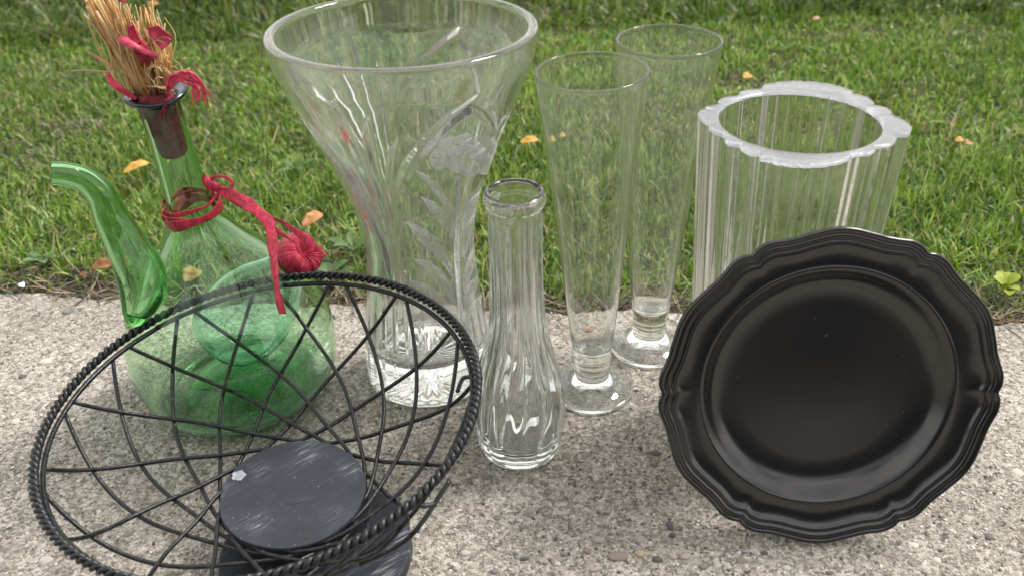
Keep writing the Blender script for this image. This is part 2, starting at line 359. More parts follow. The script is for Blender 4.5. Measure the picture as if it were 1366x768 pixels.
zt = np.zeros_like(U)
for k, dz in enumerate([-.0006, -.0014, -.0026, -.0045, -.012, -.06]): zt[-6 + k, :] = dz
fine = (.0009 * (vnoise(U * 60 + 50, Vv * 60 + 50, 1) - .5) + .0011 * (vnoise(U * 260 + 500, Vv * 260 + 500, 2) - .5) + .0022 * (vnoise(U * 9 + 30, Vv * 9 + 30, 3) - .5))
fine *= np.clip((-Vv + .02) / .02, .3, 1)
zt[3:-2] += fine[3:-2] - .0014
zt[0, :] = -.13; zt[1, :] = -.06; zt[2, :] = -.006; zt[3, :] = -.002; wob = edge_wob(U); VV = Vv + wob * np.clip(1 + Vv / .03, 0, 1)
X, Y = s2w(U, VV)
slab = obj('concrete_slab', np.stack([X, Y, zt], -1).reshape(-1, 3), grid_faces(len(vs), len(us), False), M_CONC)
tag(slab, kind='structure')

def lawn_z(x, y): return -.006 + .012 * (vnoise(x * 4 + 20, y * 4 + 20, 9) - .5) + .02 * np.clip((y - .75) / 1.2, 0, 1)
gx = np.concatenate([np.linspace(-60, -3, 8), np.linspace(-2.6, 2.6, 90), np.linspace(3, 60, 8)])
gy = np.concatenate([np.linspace(0.0, 3.2, 90), np.linspace(3.6, 90, 10)])
GX, GY = np.meshgrid(gx, gy); UU = (GX - EA[0]) * ed[0] + (GY - EA[1]) * ed[1]
D = (GX - EA[0]) * en[0] + (GY - EA[1]) * en[1]
GZ = np.where(D > -.02, lawn_z(GX, GY), np.where(D > -.4, -.05, -.17))
soil = obj('soil_ground', np.stack([GX, GY, GZ], -1).reshape(-1, 3), grid_faces(len(gy), len(gx), False), M_SOIL)
tag(soil, kind='structure')
# wide ground sheet out to the horizon, below the slab and the soil
m_far, nt, out = mat('far_lawn'); p = N(nt, 'ShaderNodeBsdfPrincipled'); p.inputs['Roughness'].default_value = .9
tcn = N(nt, 'ShaderNodeTexCoord'); nf = N(nt, 'ShaderNodeTexNoise', Scale=3.0, Detail=8.0); L(nt, tcn.outputs['Object'], nf.inputs['Vector'])
rf = ramp(nt, nf.outputs[0], [(.3, (.045, .085, .02)), (.7, (.09, .14, .04))]); L(nt, rf.outputs[0], p.inputs['Base Color']); L(nt, p.outputs[0], out.inputs[0])
m_dark_gnd = simple('added_asphalt', (.040, .040, .042), rough=.85, var=.4, scale=160, bump=.6)
q0, q1 = s2w(-2.6, -.64), s2w(3.6, -.64); dark_gnd = obj('unseen_dark_ground', [(-5, -3.62, -.12), (5, -3.62, -.12), (5, 0.0, -.12), (*q1, -.12), (*q0, -.12), (-5, 0.3, -.12)], [[0, 1, 2, 3, 4, 5]], m_dark_gnd, smooth=False); tag(dark_gnd, kind='structure')  # unseen dark ground added behind the camera so the plate reflects less light
far = obj('lawn_ground', [(-200, -200, -.18), (200, -200, -.18), (200, 200, -.18), (-200, 200, -.18)], [[0, 1, 2, 3]], m_far); tag(far, kind='structure')

m_wall = simple('added_dark_boards', (.045, .047, .055), rough=.7, var=.12, scale=6, bump=.1)
wv_, wf_ = [], []
for k in range(16):
    z0, z1 = -.09 + .15 * k, -.09 + .15 * (k + 1); o_ = len(wv_)
    wv_ += [(-5, -3.60, z0), (5, -3.60, z0), (5, -3.625, z1), (-5, -3.625, z1), (-5, -3.9, z0), (5, -3.9, z0), (5, -3.9, z1), (-5, -3.9, z1)]
    wf_ += [[o_ + i for i in f] for f in ([0, 1, 2, 3], [4, 7, 6, 5], [0, 4, 5, 1], [3, 2, 6, 7], [0, 3, 7, 4], [1, 5, 6, 2])]
wall = obj('unseen_dark_wall', wv_, wf_, m_wall, smooth=False); tag(wall, kind='structure')  # unseen wall added behind the camera to darken reflections and cut fill light
def colmesh(name, V, F, C, m, kind='stuff', smooth=False):
    me = npmesh(name, V, F, smooth); at = me.color_attributes.new('Col', 'FLOAT_COLOR', 'POINT')
    at.data.foreach_set('color', np.c_[C, np.ones(len(C))].astype(np.float32).ravel())
    o = link(name, me, m); o['kind'] = kind; return o

def blades(n, xs, ys, zs, length, width, lean, az, col, curl, segs=3):
    """curved tapering blades; returns verts, quads (tip quads collapse to a thin end) and colours"""
    t = np.linspace(0, 1, segs + 1)
    ang = lean[:, None] + curl[:, None] * t[None]              # angle from vertical along the blade
    dx = np.sin(ang); dz = np.cos(ang); st = (length / segs)[:, None]
    rx = np.concatenate([np.zeros((n, 1)), np.cumsum(dx[:, 1:] * st, 1)], 1); rz = np.concatenate([np.zeros((n, 1)), np.cumsum(dz[:, 1:] * st, 1)], 1)
    ca, sa = np.cos(az)[:, None], np.sin(az)[:, None]
    w = width[:, None] * np.array([.75, 1.0, .8, .12] if segs == 3 else np.linspace(1, .12, segs + 1))[None] * .5
    tw = (rng.random(n)[:, None] - .5) * 2.2 * t[None] + (rng.random(n)[:, None] - .5) * 1.2
    px = -sa * np.cos(tw); py = ca * np.cos(tw); pz = np.sin(tw) * .8
    cx = xs[:, None] + rx * ca; cyy = ys[:, None] + rx * sa; cz = zs[:, None] + np.maximum(rz, -.003)
    A = np.stack([cx - px * w, cyy - py * w, cz - pz * w], -1); B = np.stack([cx + px * w, cyy + py * w, cz + pz * w], -1)
    V = np.stack([A, B], 2).reshape(n, -1, 3)
    k = np.arange(segs) * 2
    f = np.stack([k, k + 1, k + 3, k + 2], -1)
    F = (np.arange(n)[:, None, None] * (2 * (segs + 1)) + f[None]).reshape(-1, 4)
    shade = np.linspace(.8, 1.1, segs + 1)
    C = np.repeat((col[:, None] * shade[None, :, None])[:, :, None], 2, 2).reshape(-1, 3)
    return V.reshape(-1, 3), F, C
def lawn_points(n, y0, y1):
    """points behind the slab edge, inside a trapezoid a little wider than the view"""
    out = []
    while sum(map(len, out)) < n:
        y = y0 + (y1 - y0) * rng.random(n); x = (rng.random(n) * 2 - 1) * (.28 + .62 * y1)
        d = (x - EA[0]) * en[0] + (y - EA[1]) * en[1]
        ok = (np.abs(x) < .28 + .62 * y) & (d > .0)
        out.append(np.c_[x, y, d][ok])
    return np.vstack(out)[:n]
PAL = np.array([(.115, .195, .030), (.175, .270, .046), (.26, .355, .085), (.06, .13, .02), (.37, .44, .15), (.13, .235, .075), (.42, .37, .19)])
def make_grass(n, y0, y1, lmul=1.0, dark=1.0, wmul=1.0):
    P = lawn_points(n, y0, y1); x, y, d = P.T
    cl = vnoise(x * 14 + 40, y * 14 + 40, 4); c2 = vnoise(x * 5 + 40, y * 5 + 40, 5); c3 = vnoise(x * 38 + 40, y * 38 + 40, 6)
    keep = rng.random(n) < np.clip(.50 + 1.0 * cl * (.6 + .6 * c3), .45, 1) * np.clip((d - .004) / .03, .05, 1)
    x, y, d, cl, c2, c3 = [a[keep] for a in (x, y, d, cl, c2, c3)]; n = len(x)
    ln = (.006 + .012 * rng.random(n) ** 1.4 + .007 * cl) * lmul * np.clip(.5 + d / .06, .5, 1)
    wd = (.0013 + .0016 * rng.random(n) ** 2) * wmul; br = rng.random(n) < .08; wd[br] *= 1.9; ln[br] *= .7
    lean = np.abs(rng.normal(.55, .5, n)); curl = rng.normal(.6, .7, n); az = rng.random(n) * 2 * PI + 1.2 * (c2 - .5)
    pr = np.array([.22, .24, .17, .17, .07, .09, .04]); idx = rng.choice(7, n, p=pr)
    col = PAL[idx] * (.9 + .42 * rng.random(n))[:, None]
    dry = np.clip((.04 - d) / .04, 0, 1) * .25 + np.clip(c2 - .62, 0, 1) * .5
    m = rng.random(n) < dry; col[m] = np.array([.34, .27, .14]) * (.6 + .6 * rng.random(m.sum()))[:, None]
    col *= ((.72 + .46 * c3) * (.82 + .36 * c2))[:, None] * dark
    return blades(n, x, y, lawn_z(x, y) - .002, ln, wd, lean, az, col, curl)
def join_col(L3):
    V, F, C, o = [], [], [], 0
    for v, f, c in L3: V.append(v); F.append(f + o); C.append(c); o += len(v)
    return np.vstack(V), np.vstack(F), np.vstack(C)
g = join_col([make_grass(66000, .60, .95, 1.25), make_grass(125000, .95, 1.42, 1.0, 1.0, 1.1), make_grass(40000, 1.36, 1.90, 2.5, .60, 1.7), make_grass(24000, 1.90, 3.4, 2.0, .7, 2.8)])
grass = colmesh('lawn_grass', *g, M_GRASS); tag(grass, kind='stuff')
# dry thatch and stalks along the slab edge and through the lawn
def thatch(n, dmax, yspread, lm=1.0):
    u = rng.random(n) * 1.5 - .35; v = rng.random(n) ** 1.6 * dmax + edge_wob(u) + .001
    x, y = s2w(u, v)
    col = np.array([.30, .25, .175]) * (.25 + 1.0 * rng.random(n) ** 1.5)[:, None] * np.array([1, 1, 1]) + rng.normal(0, .015, (n, 3))
    return blades(n, x, y, lawn_z(x, y) + .004 * rng.random(n), (.012 + .03 * rng.random(n)) * lm, .0006 + .0009 * rng.random(n), rng.normal(1.35, .22, n), rng.random(n) * 2 * PI, np.clip(col, .03, .7), rng.normal(.1, .35, n))
V_, F_, C_ = join_col([thatch(2600, .035, 0), thatch(1500, .45, 0, 1.3)])
th = colmesh('dry_thatch', V_, F_, C_, M_THATCH)

# aggregate grains standing proud of the slab: stuff; larger pebbles: parts of the slab
ico = bmesh.new(); bmesh.ops.create_icosphere(ico, subdivisions=1, radius=1.0)
ico_v = np.array([v.co[:] for v in ico.verts]); ico_f = np.array([[v.index for v in f.verts] for f in ico.faces]); ico.free()
ng = 26000
u = rng.random(ng) * 1.06 - .08; v = -.004 - rng.random(ng) ** .8 * .40
gx_, gy_ = s2w(u, v); r_ = .00045 + .0009 * rng.random(ng) ** 2.2
octv = ico_v[None] * (1 + .28 * (rng.random((ng, 12, 1)) - .5)) * r_[:, None, None] * np.stack([1 + .5 * rng.random(ng), np.ones(ng), .45 + .2 * rng.random(ng)], -1)[:, None]
a_ = rng.random(ng) * PI; ca, sa = np.cos(a_)[:, None], np.sin(a_)[:, None]
ox = octv[..., 0] * ca - octv[..., 1] * sa; oy = octv[..., 0] * sa + octv[..., 1] * ca
fz = .0009 * (vnoise(u * 60 + 50, v * 60 + 50, 1) - .5) + .0011 * (vnoise(u * 260 + 500, v * 260 + 500, 2) - .5) + .0022 * (vnoise(u * 9 + 30, v * 9 + 30, 3) - .5) - .0014
GV = np.stack([gx_[:, None] + ox, gy_[:, None] + oy, fz[:, None] + octv[..., 2] * .8], -1).reshape(-1, 3)
GF = (np.arange(ng)[:, None, None] * 12 + ico_f[None]).reshape(-1, 3)
gp = np.array([(.10, .096, .092), (.21, .19, .165), (.35, .325, .285), (.50, .475, .42), (.64, .61, .555), (.30, .235, .185), (.18, .18, .18)])
gc = gp[rng.choice(7, ng, p=[.12, .13, .26, .25, .12, .04, .08])] * (.85 + .3 * rng.random(ng))[:, None]
gr = colmesh('aggregate_grain', GV, GF, np.repeat(gc, 12, 0), M_GRAIN, smooth=True); gr.parent = slab
pm = [simple('pebble_' + n, c, rough=.6, var=.25, scale=500, bump=.3) for n, c in (('brown', (.24, .195, .16)), ('grey', (.20, .196, .186)), ('dark', (.085, .086, .086)), ('tan', (.38, .34, .29)), ('pale', (.50, .475, .425)), ('rust', (.42, .31, .20)))]
pmesh = []
for k, m in enumerate(pm):
    b = bmesh.new(); bmesh.ops.create_icosphere(b, subdivisions=2, radius=1.0)
    for vv in b.verts: vv.co *= 1 + .22 * noise.noise(vv.co * 1.3 + Vector((k * 5, 0, 0)))
    me = bpy.data.meshes.new('pebble'); b.to_mesh(me); b.free(); me.polygons.foreach_set('use_smooth', np.ones(len(me.polygons), bool)); me.materials.append(m); pmesh.append(me)
pebs = [(756, 606, 16, 13, 0), (744, 622, 15, 10, 0), (731, 653, 12, 11, 1), (724, 641, 10, 7, 0), (825, 739, 29, 14, 0), (854, 736, 11, 10, 5), (877, 743, 12, 10, 2), (894, 697, 9, 15, 2), (897, 711, 8, 7, 2),
        (628, 676, 11, 16, 3), (798, 717, 19, 9, 3), (853, 716, 15, 11, 3), (752, 682, 10, 5, 4), (664, 688, 12, 9, 1), (746, 682, 10, 6, 4), (783, 732, 10, 8, 0), (898, 740, 11, 8, 3), (915, 739, 15, 9, 3), (700, 743, 12, 6, 2), (753, 737, 10, 6, 1), (795, 756, 18, 7, 3), (938, 753, 11, 8, 1),
        (765, 580, 12, 5, 0), (876, 602, 13, 8, 2), (854, 595, 6, 6, 2), (820, 590, 10, 7, 4), (872, 616, 12, 8, 0), (178, 663, 11, 8, 3), (1218, 725, 16, 10, 4), (1290, 690, 14, 9, 3), (1335, 640, 14, 9, 3), (1350, 540, 12, 8, 4), (1352, 600, 11, 7, 3), (1250, 745, 12, 8, 4), (1180, 748, 11, 8, 3), (1320, 715, 9, 7, 2), (1215, 748, 9, 6, 0), (1358, 628, 14, 10, 4), (20, 560, 12, 7, 4), (40, 450, 12, 6, 3), (90, 412, 12, 8, 1), (60, 480, 16, 7, 4), (30, 500, 10, 6, 2), (110, 500, 12, 6, 4),
        (65, 700, 12, 8, 3), (176, 731, 12, 8, 3), (128, 700, 18, 9, 1), (170, 710, 13, 8, 1), (60, 745, 18, 10, 4), (20, 720, 12, 8, 3), (20, 650, 10, 7, 1), (215, 610, 13, 7, 4), (470, 600, 10, 6, 4), (600, 560, 10, 6, 4), (850, 555, 10, 5, 4), (570, 740, 12, 8, 3), (590, 700, 10, 7, 0), (620, 735, 14, 8, 4), (660, 760, 10, 7, 1), (990, 745, 14, 9, 0), (1020, 735, 10, 7, 2), (1050, 755, 12, 8, 4), (1100, 745, 10, 6, 3)]
for px, py, w, h, k in pebs:
    c = on_z(px, py); q = np.linalg.norm(c - H0) / FPX
    o = link('pebble', pmesh[k], parent=slab); sin_d = CAM_H / np.linalg.norm(c - H0)
    o.location = (c[0], c[1], -.0016); o.scale = (w * q * .5, h * q * .42 / sin_d, .0016); o.rotation_euler = (0, 0, random.uniform(-.3, .3))

# ------------------------------------------------------------------ tall cut-crystal vase
BIG_P = np.array([[0, .0445], [.01, .0452], [.03, .0445], [.05, .042], [.07, .0395], [.09, .037], [.11, .0365], [.12, .0374], [.13, .0390], [.14, .0412], [.15, .0441], [.16, .0477], [.17, .0514], [.18, .0554], [.19, .0597], [.20, .0640], [.21, .0683], [.22, .0726], [.23, .0766], [.24, .0798], [.2533, .0819]])
_bp = smooth_profile(BIG_P[:, ::-1], 200)
def big_r(z): return np.interp(z, _bp[:, 1], _bp[:, 0])
big = thing('cut_crystal_vase', 'tall flared clear crystal vase with cut arches and an etched rose, behind the wire basket', 'vase', (-.06278, .5595, .0004), axis(.0133, .0078))
def hit_big(px, py):
    Mi = big.matrix_world.inverted(); o = np.array(Mi @ Vector(H0.tolist())); d = np.array(Mi.to_3x3() @ Vector(ray(px, py).tolist()))
    for s in np.arange(.3, 1.1, .0005):
        p = o + d * s
        if 0 < p[2] < .2535 and math.hypot(p[0], p[1]) < big_r(p[2]): return math.atan2(p[1], p[0]), p[2]
    # beyond the silhouette: nearest approach
    best = min((abs(math.hypot(*(o + d * s)[:2]) - big_r(min(max((o + d * s)[2], 0), .2533))), s) for s in np.arange(.3, 1.1, .001)); p = o + d * best[1]
    return math.atan2(p[1], p[0]), p[2]
cuts = []          # polylines in (theta, z) with width and depth
def cutpx(pts, w, dp):
    q = np.array([hit_big(*p) for p in pts]); cuts.append((q, w, dp)); return q
archL = cutpx([(633, 138), (605, 158), (578, 183), (553, 212), (535, 246), (527, 285), (527, 330)], 0.0056, .0032)
archR = cutpx([(633, 138), (655, 152), (668, 176), (668, 205), (655, 250), (645, 285)], 0.0056, .0032)
for q in (archL, archR):
    for da in (2 * PI / 3, 4 * PI / 3): q2 = q.copy(); q2[:, 0] += da; cuts.append((q2, 0.0056, .0032))
th_c = archL[0, 0]
for k in range(3):
    base = th_c + 2 * PI / 3 * k - PI / 3
    for j in range(-2, 3):
        z0, z1 = .085 + .004 * abs(j), .238 - .012 * abs(j)
        t_ = np.linspace(0, 1, 7); th_ = base + R(1.5) * j + R(11.5) * j * t_ ** 1.5
        cuts.append((np.c_[th_, z0 + (z1 - z0) * t_], .0030, .0022))
    for j in range(-3, 4):
        t_ = np.linspace(0, 1, 4); cuts.append((np.c_[base + R(13) * j + 0 * t_, .012 + (.075 - .008 * abs(j)) * t_], .0020, .0010))
outer = smooth_profile([(r, z) for z, r in BIG_P], 240)
bot = [(0, .0028), (.010, .0028), (.020, .0026), (.030, .0022), (.036, .0012), (.040, 0), (.0430, 0)]
top = [(.0816, .2541), (.0806, .2548), (.0790, .2550), (.0772, .2549), (.0758, .2543)]
innerP = smooth_profile([(.0752, .2533), (.0734, .24), (.0704, .23), (.0621, .21), (.0535, .19), (.0454, .17), (.0382, .15), (.0332, .13), (.0308, .11), (.031, .09), (.033, .07), (.035, .05), (.0365, .036), (.034, .0285), (.025, .0250), (.012, .0240)], 110)
loop = np.vstack([bot, outer[1:], top, innerP, [(0, .024)]])
i_out0, i_out1 = len(bot), len(bot) + len(outer) - 1
def big_fn(r, z, T, I):
    m = (I >= i_out0) & (I < i_out1); rr = r.copy(); tt, zz = T[m], z[m]; dep = np.zeros(len(tt)); rad = r[m]
    for q, w, dp in cuts:
        k_ = -1
        for a, b in zip(q[:-1], q[1:]):
            dth = (tt - a[0] + PI) % (2 * PI) - PI; px_ = dth * rad; py_ = zz - a[1]; bx = (b[0] - a[0]) * rad; by = b[1] - a[1]
            s = np.clip((px_ * bx + py_ * by) / (bx * bx + by * by + 1e-12), 0, 1); k_ += 1
            wl = w * np.clip(3.2 * np.sin(PI * np.clip((k_ + s) / (len(q) - 1), 0, 1)), .06, 1) if w < .004 else w * np.clip(1.3 - .8 * (k_ + s) / (len(q) - 1), .2, 1)
            dd_ = np.hypot(px_ - s * bx, py_ - s * by); v_ = dp * wl / w * np.clip(1 - dd_ / wl, 0, 1); dep = np.maximum(dep, v_)
    rr[m] = rad - dep
    sm = (I < i_out0 - 2)
    z = z.copy(); z[sm] += .0012 * np.abs(np.sin(12 * T[sm])) * (r[sm] > .008) * np.clip(1 - r[sm] / .04, 0, 1) ** .5   # star cut under the base
    return rr, z
V_, F_ = rev(loop, 540, big_fn); obj('body', V_, F_, M_CRYSTAL, big)
def etched_piece(name, pts, m, off=.0002, bulge=.0007, K=4, crease=False, focus=None, lo=.2):
    """closed, slightly domed frosted piece lying on the vase wall; outline given where it is seen"""
    q = np.array([hit_big(*p) for p in pts]); q = cr(np.vstack([q, q[:1]]), 4 * len(pts) + 1)[:-1]; c = q.mean(0); n = len(q)
    rings = []
    for k in range(K):
        s = 1 - k / K; a = c + (q - c) * s; h = off + bulge * (1 - s * s); rr = big_r(a[:, 1]) + h
        rings.append(np.c_[rr * np.cos(a[:, 0]), rr * np.sin(a[:, 0]), a[:, 1]])
    rr = big_r(c[1]) + off + bulge; ctr = [rr * math.cos(c[0]), rr * math.sin(c[0]), c[1]]
    rb = big_r(q[:, 1]) + .00005; low = np.c_[rb * np.cos(q[:, 0]), rb * np.sin(q[:, 0]), q[:, 1]]; rc = big_r(c[1]) + .00005
    V = np.vstack([low] + rings + [[ctr], [[rc * math.cos(c[0]), rc * math.sin(c[0]), c[1]]]])
    F = grid_faces(K + 1, n).tolist(); t = (K + 1) * n
    F += [[K * n + j, K * n + (j + 1) % n, t] for j in range(n)] + [[(j + 1) % n, j, t + 1] for j in range(n)]
    o = obj(name, V, F, m, big); fq = np.array(hit_big(*focus)) if focus else c; ang_ = np.arctan2(V[:, 1], V[:, 0]); ang_ = fq[0] + (ang_ - fq[0] + PI) % (2 * PI) - PI
    dd = np.hypot((ang_ - fq[0]) * big_r(c[1]), V[:, 2] - fq[1]); dd = (dd - dd.min()) / (dd.max() - dd.min() + 1e-9); cc = lo + (1 - lo) * dd ** 1.6
    if crease: hz = np.sin(V[:, 2] * 2600 + ang_ * 60); cc = cc * (.78 + .22 * hz)
    at_ = o.data.attributes.new('frost', 'FLOAT', 'POINT'); at_.data.foreach_set('value', cc); return o
def lens(x0, y0, x1, y1, w, sk=.25):
    dx, dy = x1 - x0, y1 - y0; l = math.hypot(dx, dy); nx, ny = -dy / l, dx / l
    P = []
    for t, s in ((0, 0), (.2, .7), (.45, 1), (.7, .75), (1, 0), (.7, -.55), (.45, -.8), (.2, -.6)):
        b = sk * w * math.sin(PI * t); P.append((x0 + dx * t + nx * (s * w / 2 + b), y0 + dy * t + ny * (s * w / 2 + b)))
    return P
def blob(cx, cy_, a, b, rot, wob=.08, n=10):
    return [(cx + (a * math.cos(t) * math.cos(rot) - b * math.sin(t) * math.sin(rot)) * (1 + wob * math.sin(3 * t + cx)), cy_ + (a * math.cos(t) * math.sin(rot) + b * math.sin(t) * math.cos(rot)) * (1 + wob * math.cos(2 * t + cy_))) for t in np.linspace(0, 2 * PI, n, endpoint=False)]
RCX = (618, 212)
def petal_px(a0, r0, r1, half, skew=0.0):
    """a cupped petal seen from outside: narrow at the flower's heart, broad and slightly pointed at its edge"""
    P = []
    for t, w in ((0, 0), (.25, .55), (.55, .95), (.8, 1.0), (.95, .6), (1.05, .08), (.97, -.5), (.8, -.95), (.55, -.95), (.25, -.55)):
        r = r0 + (r1 - r0) * t; a = R(a0 + half * w + skew * t); P.append((RCX[0] + r * math.cos(a), RCX[1] - r * .86 * math.sin(a)))
    return P
k = 0
for a0, r0, r1, half, m in ((175, 6, 44, 32, 0), (128, 8, 40, 30, 0), (75, 8, 38, 30, 0), (25, 8, 48, 30, 0), (-22, 6, 42, 30, 0), (-75, 4, 28, 40, 0), (150, 2, 25, 52, 1), (35, 2, 25, 50, 1), (215, 0, 24, 60, 1)):
    etched_piece('etched_petal', petal_px(a0, r0, r1, half, 6), (M_ETCH, M_ETCH2)[m], off=.0002 + .00016 * k, bulge=.0005, focus=RCX, lo=.15); k += 1
for x0, y0, x1, y1, w in ((606, 200, 622, 186, 6), (614, 205, 636, 188, 6), (610, 192, 626, 181, 5), (622, 210, 644, 196, 6), (604, 208, 612, 196, 5)):
    etched_piece('etched_petal', lens(x0, y0, x1, y1, w, .5), M_ETCH2, off=.0028, bulge=.0005, focus=(x0 + 4, y0 + 8), lo=.5)
for k, (x0, y0, x1, y1, w, m) in enumerate([(553, 226, 606, 296, 15, 0), (561, 262, 608, 330, 17, 1), (575, 250, 608, 305, 11, 0), (541, 295, 606, 372, 18, 1), (556, 318, 606, 366, 12, 0), (551, 344, 610, 410, 18, 1), (545, 372, 610, 440, 18, 0), (560, 400, 614, 462, 16, 1), (660, 238, 615, 320, 15, 1), (648, 268, 617, 345, 12, 0), (656, 310, 618, 392, 14, 1), (650, 350, 620, 424, 13, 0), (645, 390, 622, 455, 12, 0)]):
    sg = 1 if x0 < x1 else -1
    etched_piece('etched_leaf', lens(x0, y0, x1, y1, w, -.55 * sg), (M_ETCH, M_ETCH2)[m], off=.0002 + .00015 * (k % 4), crease=True, focus=((x0 + x1) / 2 - 10 * sg, (y0 + y1) / 2 + 22), lo=.25)
etched_piece('etched_stem', [(610, 238), (614, 238), (612, 300), (613, 360), (617, 450), (613, 450), (608, 360), (607, 300)], M_ETCH2, bulge=.0003, lo=.8)

# ------------------------------------------------------------------ small bud vase
bud = thing('bud_vase', 'small clear ribbed bud vase with bulbous base, right of the wire basket', 'vase', (.00216, .4749, .0003), axis(-.0014, .005))
BP = [(.0245, .0), (.0258, .002), (.0268, .006), (.0277, .012), (.0286, .02), (.0288, .03), (.0284, .04), (.0271, .05), (.0253, .06), (.0230, .07), (.0203, .08), (.0167, .10), (.0154, .12), (.0151, .15), (.0153, .17), (.0156, .1775)]
bo = smooth_profile(BP, 150)
lipP = [(.0168, .1785), (.0176, .1805), (.0177, .183), (.0172, .1855), (.0160, .1870), (.0147, .1868), (.0138, .1852), (.0134, .182)]
bi = smooth_profile([(.0130, .178), (.0128, .15), (.0127, .12), (.0138, .10), (.0175, .08), (.0225, .06), (.0250, .045), (.0258, .03), (.0245, .016), (.019, .010), (.010, .0085), (.004, .008)], 80)
bl = np.vstack([[(0, .0022), (.010, .0022), (.019, .0018), (.0225, 0)], bo, lipP, bi, [(0, .008)]])
nb0, nb1 = 4, 4 + len(bo)
def bud_fn(r, z, T, I):
    m = (I >= nb0) & (I < nb1); r = r.copy(); zz = z[m]
    env = np.clip((.176 - zz) / .006, 0, 1) * (.35 + .65 * np.clip((zz - .012) / .03, 0, 1)); ph = 16 * (T[m] + 3.2 * np.clip(.085 - zz, 0, .06))
    amp = .00085 + .0006 * np.exp(-((zz - .06) / .025) ** 2)
    r[m] += env * amp * (np.abs(np.cos(ph / 2)) * 2 - 1.2)
    m2 = (I >= nb1 + len(lipP)) & (z > .02)
    r[m2] += .00035 * np.cos(16 * T[m2] + .6)
    return r, z
V_, F_ = rev(bl, 320, bud_fn); obj('body', V_, F_, M_CLEAR, bud)

# ------------------------------------------------------------------ two footed pilsner glasses
go = smooth_profile([(.0126, .0215), (.0127, .026), (.0132, .031), (.0144, .041), (.0163, .06), (.0190, .09), (.0218, .12), (.0247, .15), (.0278, .18), (.0308, .21), (.0332, .2345)], 120)
gi = smooth_profile([(.0317, .2342), (.0297, .21), (.0268, .18), (.0236, .15), (.0206, .12), (.0177, .09), (.0149, .06), (.0128, .045), (.0104, .0365), (.006, .0335), (.002, .0328)], 90)
gl = np.vstack([[(0, .0045), (.006, .0035), (.012, .0018), (.020, .0006), (.0270, .0), (.0284, .0004), (.0287, .0012), (.0284, .0020)],
                smooth_profile([(.0275, .0026), (.022, .0042), (.0175, .0066), (.0145, .0095), (.0121, .0125), (.0114, .0145), (.0119, .0162), (.0126, .0172), (.0123, .0188), (.0116, .0200), (.0119, .0211)], 50),
                go, [(.03335, .2350), (.0332, .23545), (.0328, .2357), (.0324, .23575), (.0320, .2356), (.0318, .2353), (.0317, .2349)], gi, [(0, .0328)]])
V_, F_ = rev(gl, 128)
g1 = thing('pilsner_glass', 'front one of two tall footed beer glasses, beside the bud vase', 'beer glass', (.05507, .53167, .0003), axis(-.0087, -.0198), 'tall footed beer glasses')
gm = obj('body', V_, F_, M_THIN, g1).data
g2 = thing('pilsner_glass', 'rear one of two tall footed beer glasses, its foot partly behind the black plate', 'beer glass', (.10157, .58057, .0003), axis(.0047, .009), 'tall footed beer glasses')
o = link('body', gm, parent=g2)

# ------------------------------------------------------------------ sunburst fluted vase
FZ = .214
tr_ = [(73, 175), (85, 160), (105, 150), (132, 145), (140, 132), (160, 121), (200, 117), (206, 104), (232, 97), (270, 95), (290, 80), (340, 71), (400, 69), (460, 73), (530, 86), (570, 101), (580, 111), (615, 120), (636, 137), (648, 148), (680, 155), (698, 172), (706, 183), (735, 196), (760, 218), (750, 240), (714, 244), (708, 260), (690, 274), (652, 279), (640, 291), (622, 303), (578, 304), (555, 318), (530, 328), (490, 336), (440, 340), (380, 338), (330, 331), (298, 322), (272, 318), (264, 306), (240, 301), (213, 285), (200, 275), (168, 268), (160, 256), (157, 242), (128, 232), (111, 220), (108, 206), (90, 196)]
ho = np.array([on_z(961 + 0 * k, 0, FZ) for k in (0,)])
hl, hr = on_z(961, 166, FZ), on_z(1181.7, 170, FZ); hc = (hl + hr) / 2
htop, hbot = on_z(1077, 120.4, FZ), on_z(1066, 210, FZ); hc = np.array([(hl[0] + hr[0]) / 2, (htop[1] + hbot[1]) / 2, 0]); hR = (hr[0] - hl[0]) / 2
ct = np.array([on_z(900 + x / 2.4, 80 + y / 2.4, FZ)[:2] for x, y in tr_]) - hc[:2]
a_ = np.unwrap(np.arctan2(ct[:, 1], ct[:, 0])); rr_ = np.hypot(ct[:, 0], ct[:, 1])
if a_[-1] < a_[0]: a_ = a_[::-1]; rr_ = rr_[::-1]
NS = 416
th_ = np.linspace(a_[0], a_[0] + 2 * PI, NS, endpoint=False); order = np.argsort(a_)
ax_ = np.r_[a_[order], a_[order][0] + 2 * PI]; rx_ = np.r_[rr_[order], rr_[order][0]]
out_r = np.interp(th_, ax_, rx_)
def notch(px, py, dep, wdg):
    global out_r
    q = on_z(900 + px / 2.4, 80 + py / 2.4, FZ)[:2] - hc[:2]; a0 = math.atan2(q[1], q[0]); d_ = np.abs((th_ - a0 + PI) % (2 * PI) - PI)
    out_r = out_r * (1 - dep * np.clip(1 - d_ / R(wdg), 0, 1) ** 1.5)
for nx_, ny_ in ((137, 140), (204, 110), (275, 92), (575, 107), (640, 145), (700, 175), (712, 243), (648, 283), (560, 308), (268, 308), (205, 278), (158, 250), (110, 210), (90, 158)): notch(nx_, ny_, .045, 2.6)
for nx_, ny_ in ((322, 78), (365, 69), (415, 69), (470, 75), (520, 84), (310, 327), (345, 334), (400, 339), (450, 340), (500, 334), (605, 303)): notch(nx_, ny_, .018, 2.0)
flu = thing('fluted_vase', 'wide heavy clear vase with stepped sunburst rim and vertical flutes, behind the black plate', 'vase', (hc[0], hc[1], .0006), axis(0, 0))
